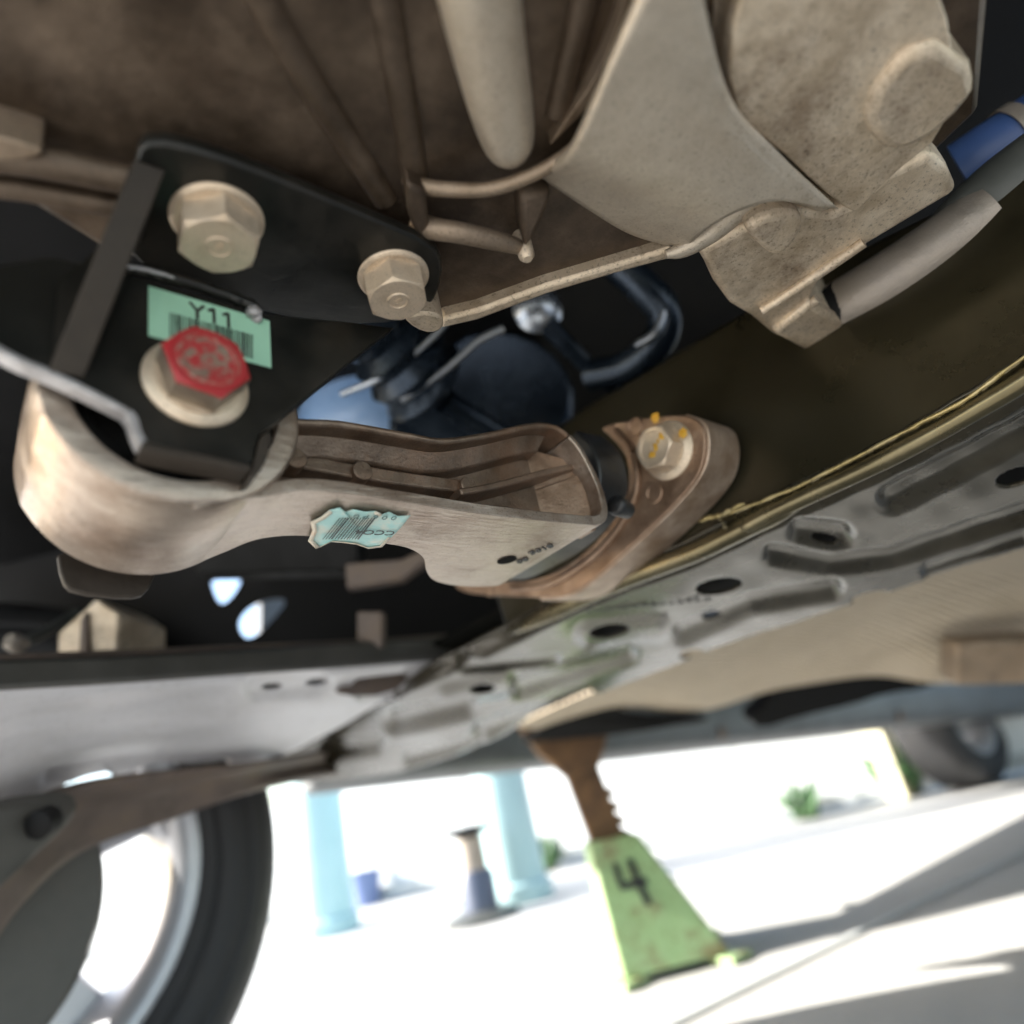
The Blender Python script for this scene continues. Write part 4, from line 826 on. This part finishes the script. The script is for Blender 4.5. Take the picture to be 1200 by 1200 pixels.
# mint label
ys = YP - .0004
q4 = [onY(*p, ys) for p in ((174, 335), (316, 376), (318, 431), (174, 393))]
lb = prism('label', q4, (0, .0003, 0), M_STK, br, bevel=0, label='mint green paper label printed Y11')
ex_, ey_ = (q4[1] - q4[0]).normalized(), (q4[0] - q4[3]).normalized()
def pen(c0, segs, w_):
    vs, fs = [], []
    for (x0, y0, x1, y1) in segs:
        d = Vector((x1 - x0, y1 - y0)).normalized() * w_; n_ = Vector((-d.y, d.x)); q = len(vs)
        for x, y, k1, k2 in ((x0, y0, -1, 1), (x1, y1, 1, 1), (x1, y1, 1, -1), (x0, y0, -1, -1)):
            vs.append(c0 + ex_ * (x + d.x * k1 * .6 + n_.x * k2) + ey_ * (y + d.y * k1 * .6 + n_.y * k2) + Vector((0, -.0001 - .00002 * (q // 4), 0)))
        fs.append((q, q + 1, q + 2, q + 3))
    add('print', vs, fs, M_INK, lb)
mm = .001
pen(onY(231, 365, ys), [(-2.3 * mm, 3.2 * mm, 0, .2 * mm), (2.3 * mm, 3.2 * mm, 0, .2 * mm), (0, .2 * mm, 0, -3.2 * mm)], .00062)
for px_, py_ in ((249, 370), (266, 375)): pen(onY(px_, py_, ys), [(.5 * mm, 3.2 * mm, .5 * mm, -3.2 * mm), (.3 * mm, 3.1 * mm, -1.3 * mm, 1.9 * mm)], .00062)
vs = []; fs = []; rb = random.Random(9); x = 199.
while x < 297:
    wpx = rb.choice((1.0, 1.6, 2.6)); q = len(vs); yy = lambda X: 366 + (X - 199) * .27
    vs += [onY(x, yy(x), ys - .0001), onY(x + wpx, yy(x + wpx), ys - .0001), onY(x + wpx, yy(x + wpx) + 28, ys - .0001), onY(x, yy(x) + 28, ys - .0001)]; fs.append((q, q + 1, q + 2, q + 3)); x += wpx + rb.choice((1.1, 1.5, 2.2))
o = add('bar_print', vs, fs, M_INK, lb, solid=.0001); o['kind'] = 'stuff'
tb_ = thing('bracket_tab', onY(150, 680, .30), 'small dark steel tab just below the round rod eye', 'steel tab')
prism('tab', chaikin([onY(*p, .296) for p in ((66, 640), (180, 640), (184, 668), (172, 696), (150, 701), (85, 694), (72, 680))], 1), (0, .004, 0), M_BRNBLK, tb_, bevel=.0008)
# ================================================================== DARK ENGINE BAY BEHIND
def holed(name, outer, holes, ex, mt, parent=None):
    bm = bmesh.new(); es = []
    for lp in [outer] + holes:
        v = [bm.verts.new(p) for p in lp]
        es += [bm.edges.new((v[i], v[(i + 1) % len(v)])) for i in range(len(v))]
    bmesh.ops.triangle_fill(bm, use_beauty=True, edges=es)
    r = bmesh.ops.extrude_face_region(bm, geom=bm.faces[:])
    for v in r['geom']:
        if isinstance(v, bmesh.types.BMVert): v.co += Vector(ex)
    bm.verts.ensure_lookup_table(); bm.verts.index_update()
    vs = [v.co.copy() for v in bm.verts]; fs = [tuple(v.index for v in f.verts) for f in bm.faces]; bm.free()
    return add(name, vs, fs, mt, parent)
ZB_ = .93
hl = [[W(*p, ZB_) for p in chaikin([Vector(q) for q in ((244, 676), (284, 677), (276, 694), (262, 709), (252, 702))], 1)], [W(*p, ZB_) for p in chaikin([Vector(q) for q in ((300, 704), (340, 700), (322, 724), (300, 746), (284, 748), (276, 726))], 2)]]
bk = thing('backdrop', W(300, 500, ZB_), 'black bulkhead panel added as shade behind the torque rod, with two bright gaps', 'backdrop')
holed('panel', [W(*p, ZB_) for p in ((-260, 150), (960, 150), (960, 560), (640, 770), (560, 815), (-260, 850))], hl, Vector((.003, .003, .0)), M_DARK, bk)  # added black sheet, blocks the bright outside and stands for deep shade
tn = thing('rubber_mount', W(105, 740, .62), 'tan block with folded top seen below the round rod eye, above the beam', 'block')
prism('block', [W(66, 766, .60), W(66, 742, .60), W(100, 712, .60), (W(112, 700, .60)), W(140, 718, .60), W(138, 764, .60)], Vector((.05, .05, 0)), M_CAST, tn, bevel=.003)
prism('fold', [W(92, 765, .595), W(94, 726, .595), W(100, 716, .595), W(102, 765, .595)], Vector((.01, .01, 0)), M_BROWN, tn, bevel=.001)
s1 = thing('small_fitting', W(25, 756, .6), 'small grey metal fitting on the beam at the left edge', 'fitting')
lathe('fitting', W(24, 757, .58), (-.6, -.7, .2), [(.008, 0), (.008, .01), (.005, .014)], M_PIPE, s1, n=24); tube('stem', [W(30, 752, .59), W(60, 738, .62), W(90, 718, .66)], .005, M_HOSE, s1, n=10)
tk = thing('sky_patch', W(415, 470, .75), 'pale blue curved shape added for sky glimpsed behind the rod, left of the dark boot', 'sky patch')
lathe('sky_patch_body', W(432, 500, .78), (.2, .3, 1), [(0, -.075), (.05, -.07), (.075, -.05), (.08, 0), (.07, .05), (.045, .066), (0, .07)], M_SKYPATCH, tk, n=48, ang=60)  # made-up shape giving the sky-blue bright patch behind the rod
bt_ = thing('axle_boot', W(480, 430, .58), 'dark blue ribbed rubber axle boot hanging behind the torque rod', 'boot')
ax = (W(530, 470, .62) - W(440, 380, .56)).normalized()
lathe('boot', W(475, 428, .58), ax, [(.018, -.045), (.030, -.04), (.026, -.03), (.036, -.022), (.031, -.010), (.040, 0), (.035, .012), (.042, .022), (.034, .03), (.02, .04)], M_STEELB, bt_, n=48, ang=60)
tube('shaft', [W(520, 470, .60), W(600, 520, .66)], .012, M_STEELB, bt_, n=20)
l1 = thing('brake_line', W(480, 420, .54), 'two thin bright metal lines crossing diagonally behind the rod', 'metal line')
tube('line', [W(400, 462, .56), W(450, 440, .55), W(500, 402, .55), W(528, 372, .55)], .0028, M_CHROME, l1, n=10, res=24)
tube('line', [W(470, 470, .56), W(520, 435, .56), W(560, 400, .56), W(590, 385, .56)], .0032, M_CHROME, l1, n=10, res=24)
sp_ = thing('glint_ball', W(640, 370, .55), 'polished steel ball added as a bright spot in the gap below the gearbox rim', 'joint')
lathe('ball', W(630, 362, .57), (-.5, -.7, -.3), [(0, .010), (.010, .009), (.018, .004), (.021, 0), (.016, -.008), (.006, -.03)], M_CHROME, sp_, n=36, ang=60)  # added ball, there to give a bright spot below the rim
tube('arm', [W(640, 378, .57), W(665, 405, .58), W(690, 430, .60), W(720, 455, .62)], [.009, .008, .008, .007], M_STEELB, sp_, n=16, res=16)
rg = thing('dark_hose', W(760, 380, .56), 'glossy dark hose loop in the gap right of the steel ball', 'hose')
tube('hose', [W(660, 250, .58), W(712, 300, .56), (W(752, 335, .55)), W(778, 365, .55), W(772, 400, .56), W(735, 430, .58), W(690, 440, .60)], .014, M_STEELB, rg, n=24, res=40)
tube('clip', [W(745, 405, .545), W(765, 392, .54), W(776, 372, .54), W(778, 352, .54)], .0035, M_CHROME, rg, n=10, res=16)
eb = thing('engine_cover', W(600, 440, .7), 'dark blue grey engine cover plate behind the rod, below the steel ball', 'cover')
prism('cover', [W(440, 500, .68), W(500, 420, .68), W(560, 380, .69), W(620, 392, .70), W(660, 420, .70), W(680, 470, .70), (W(640, 540, .69)), W(500, 560, .68)], Vector((.03, .04, .0)), M_STEELB, eb, rnd=1, bevel=.006)
bx = thing('fuse_bracket', W(450, 690, .62), 'dark olive bracket just visible in the shadow under the torque rod', 'bracket')
prism('plate', [W(404, 660, .66), W(470, 655, .66), W(520, 630, .66), W(524, 640, .66), W(470, 680, .66), W(406, 690, .66)], Vector((.01, .01, 0)), M_BROWN, bx, bevel=.002)
prism('leg', [W(418, 716, .66), W(448, 716, .66), W(448, 760, .66), W(418, 760, .66)], Vector((.01, .01, 0)), M_BROWN, bx, bevel=.002)
dz = thing('shadow_plate', W(300, 660, .6), 'black plate standing for shade low behind the rod eye', 'plate')
prism('plate', [W(230, 600, .72), W(420, 600, .72), W(420, 668, .72), W(230, 672, .72)], Vector((.02, .02, 0)), M_RUB, dz, bevel=.002)  # added dark sheet where there is only shade
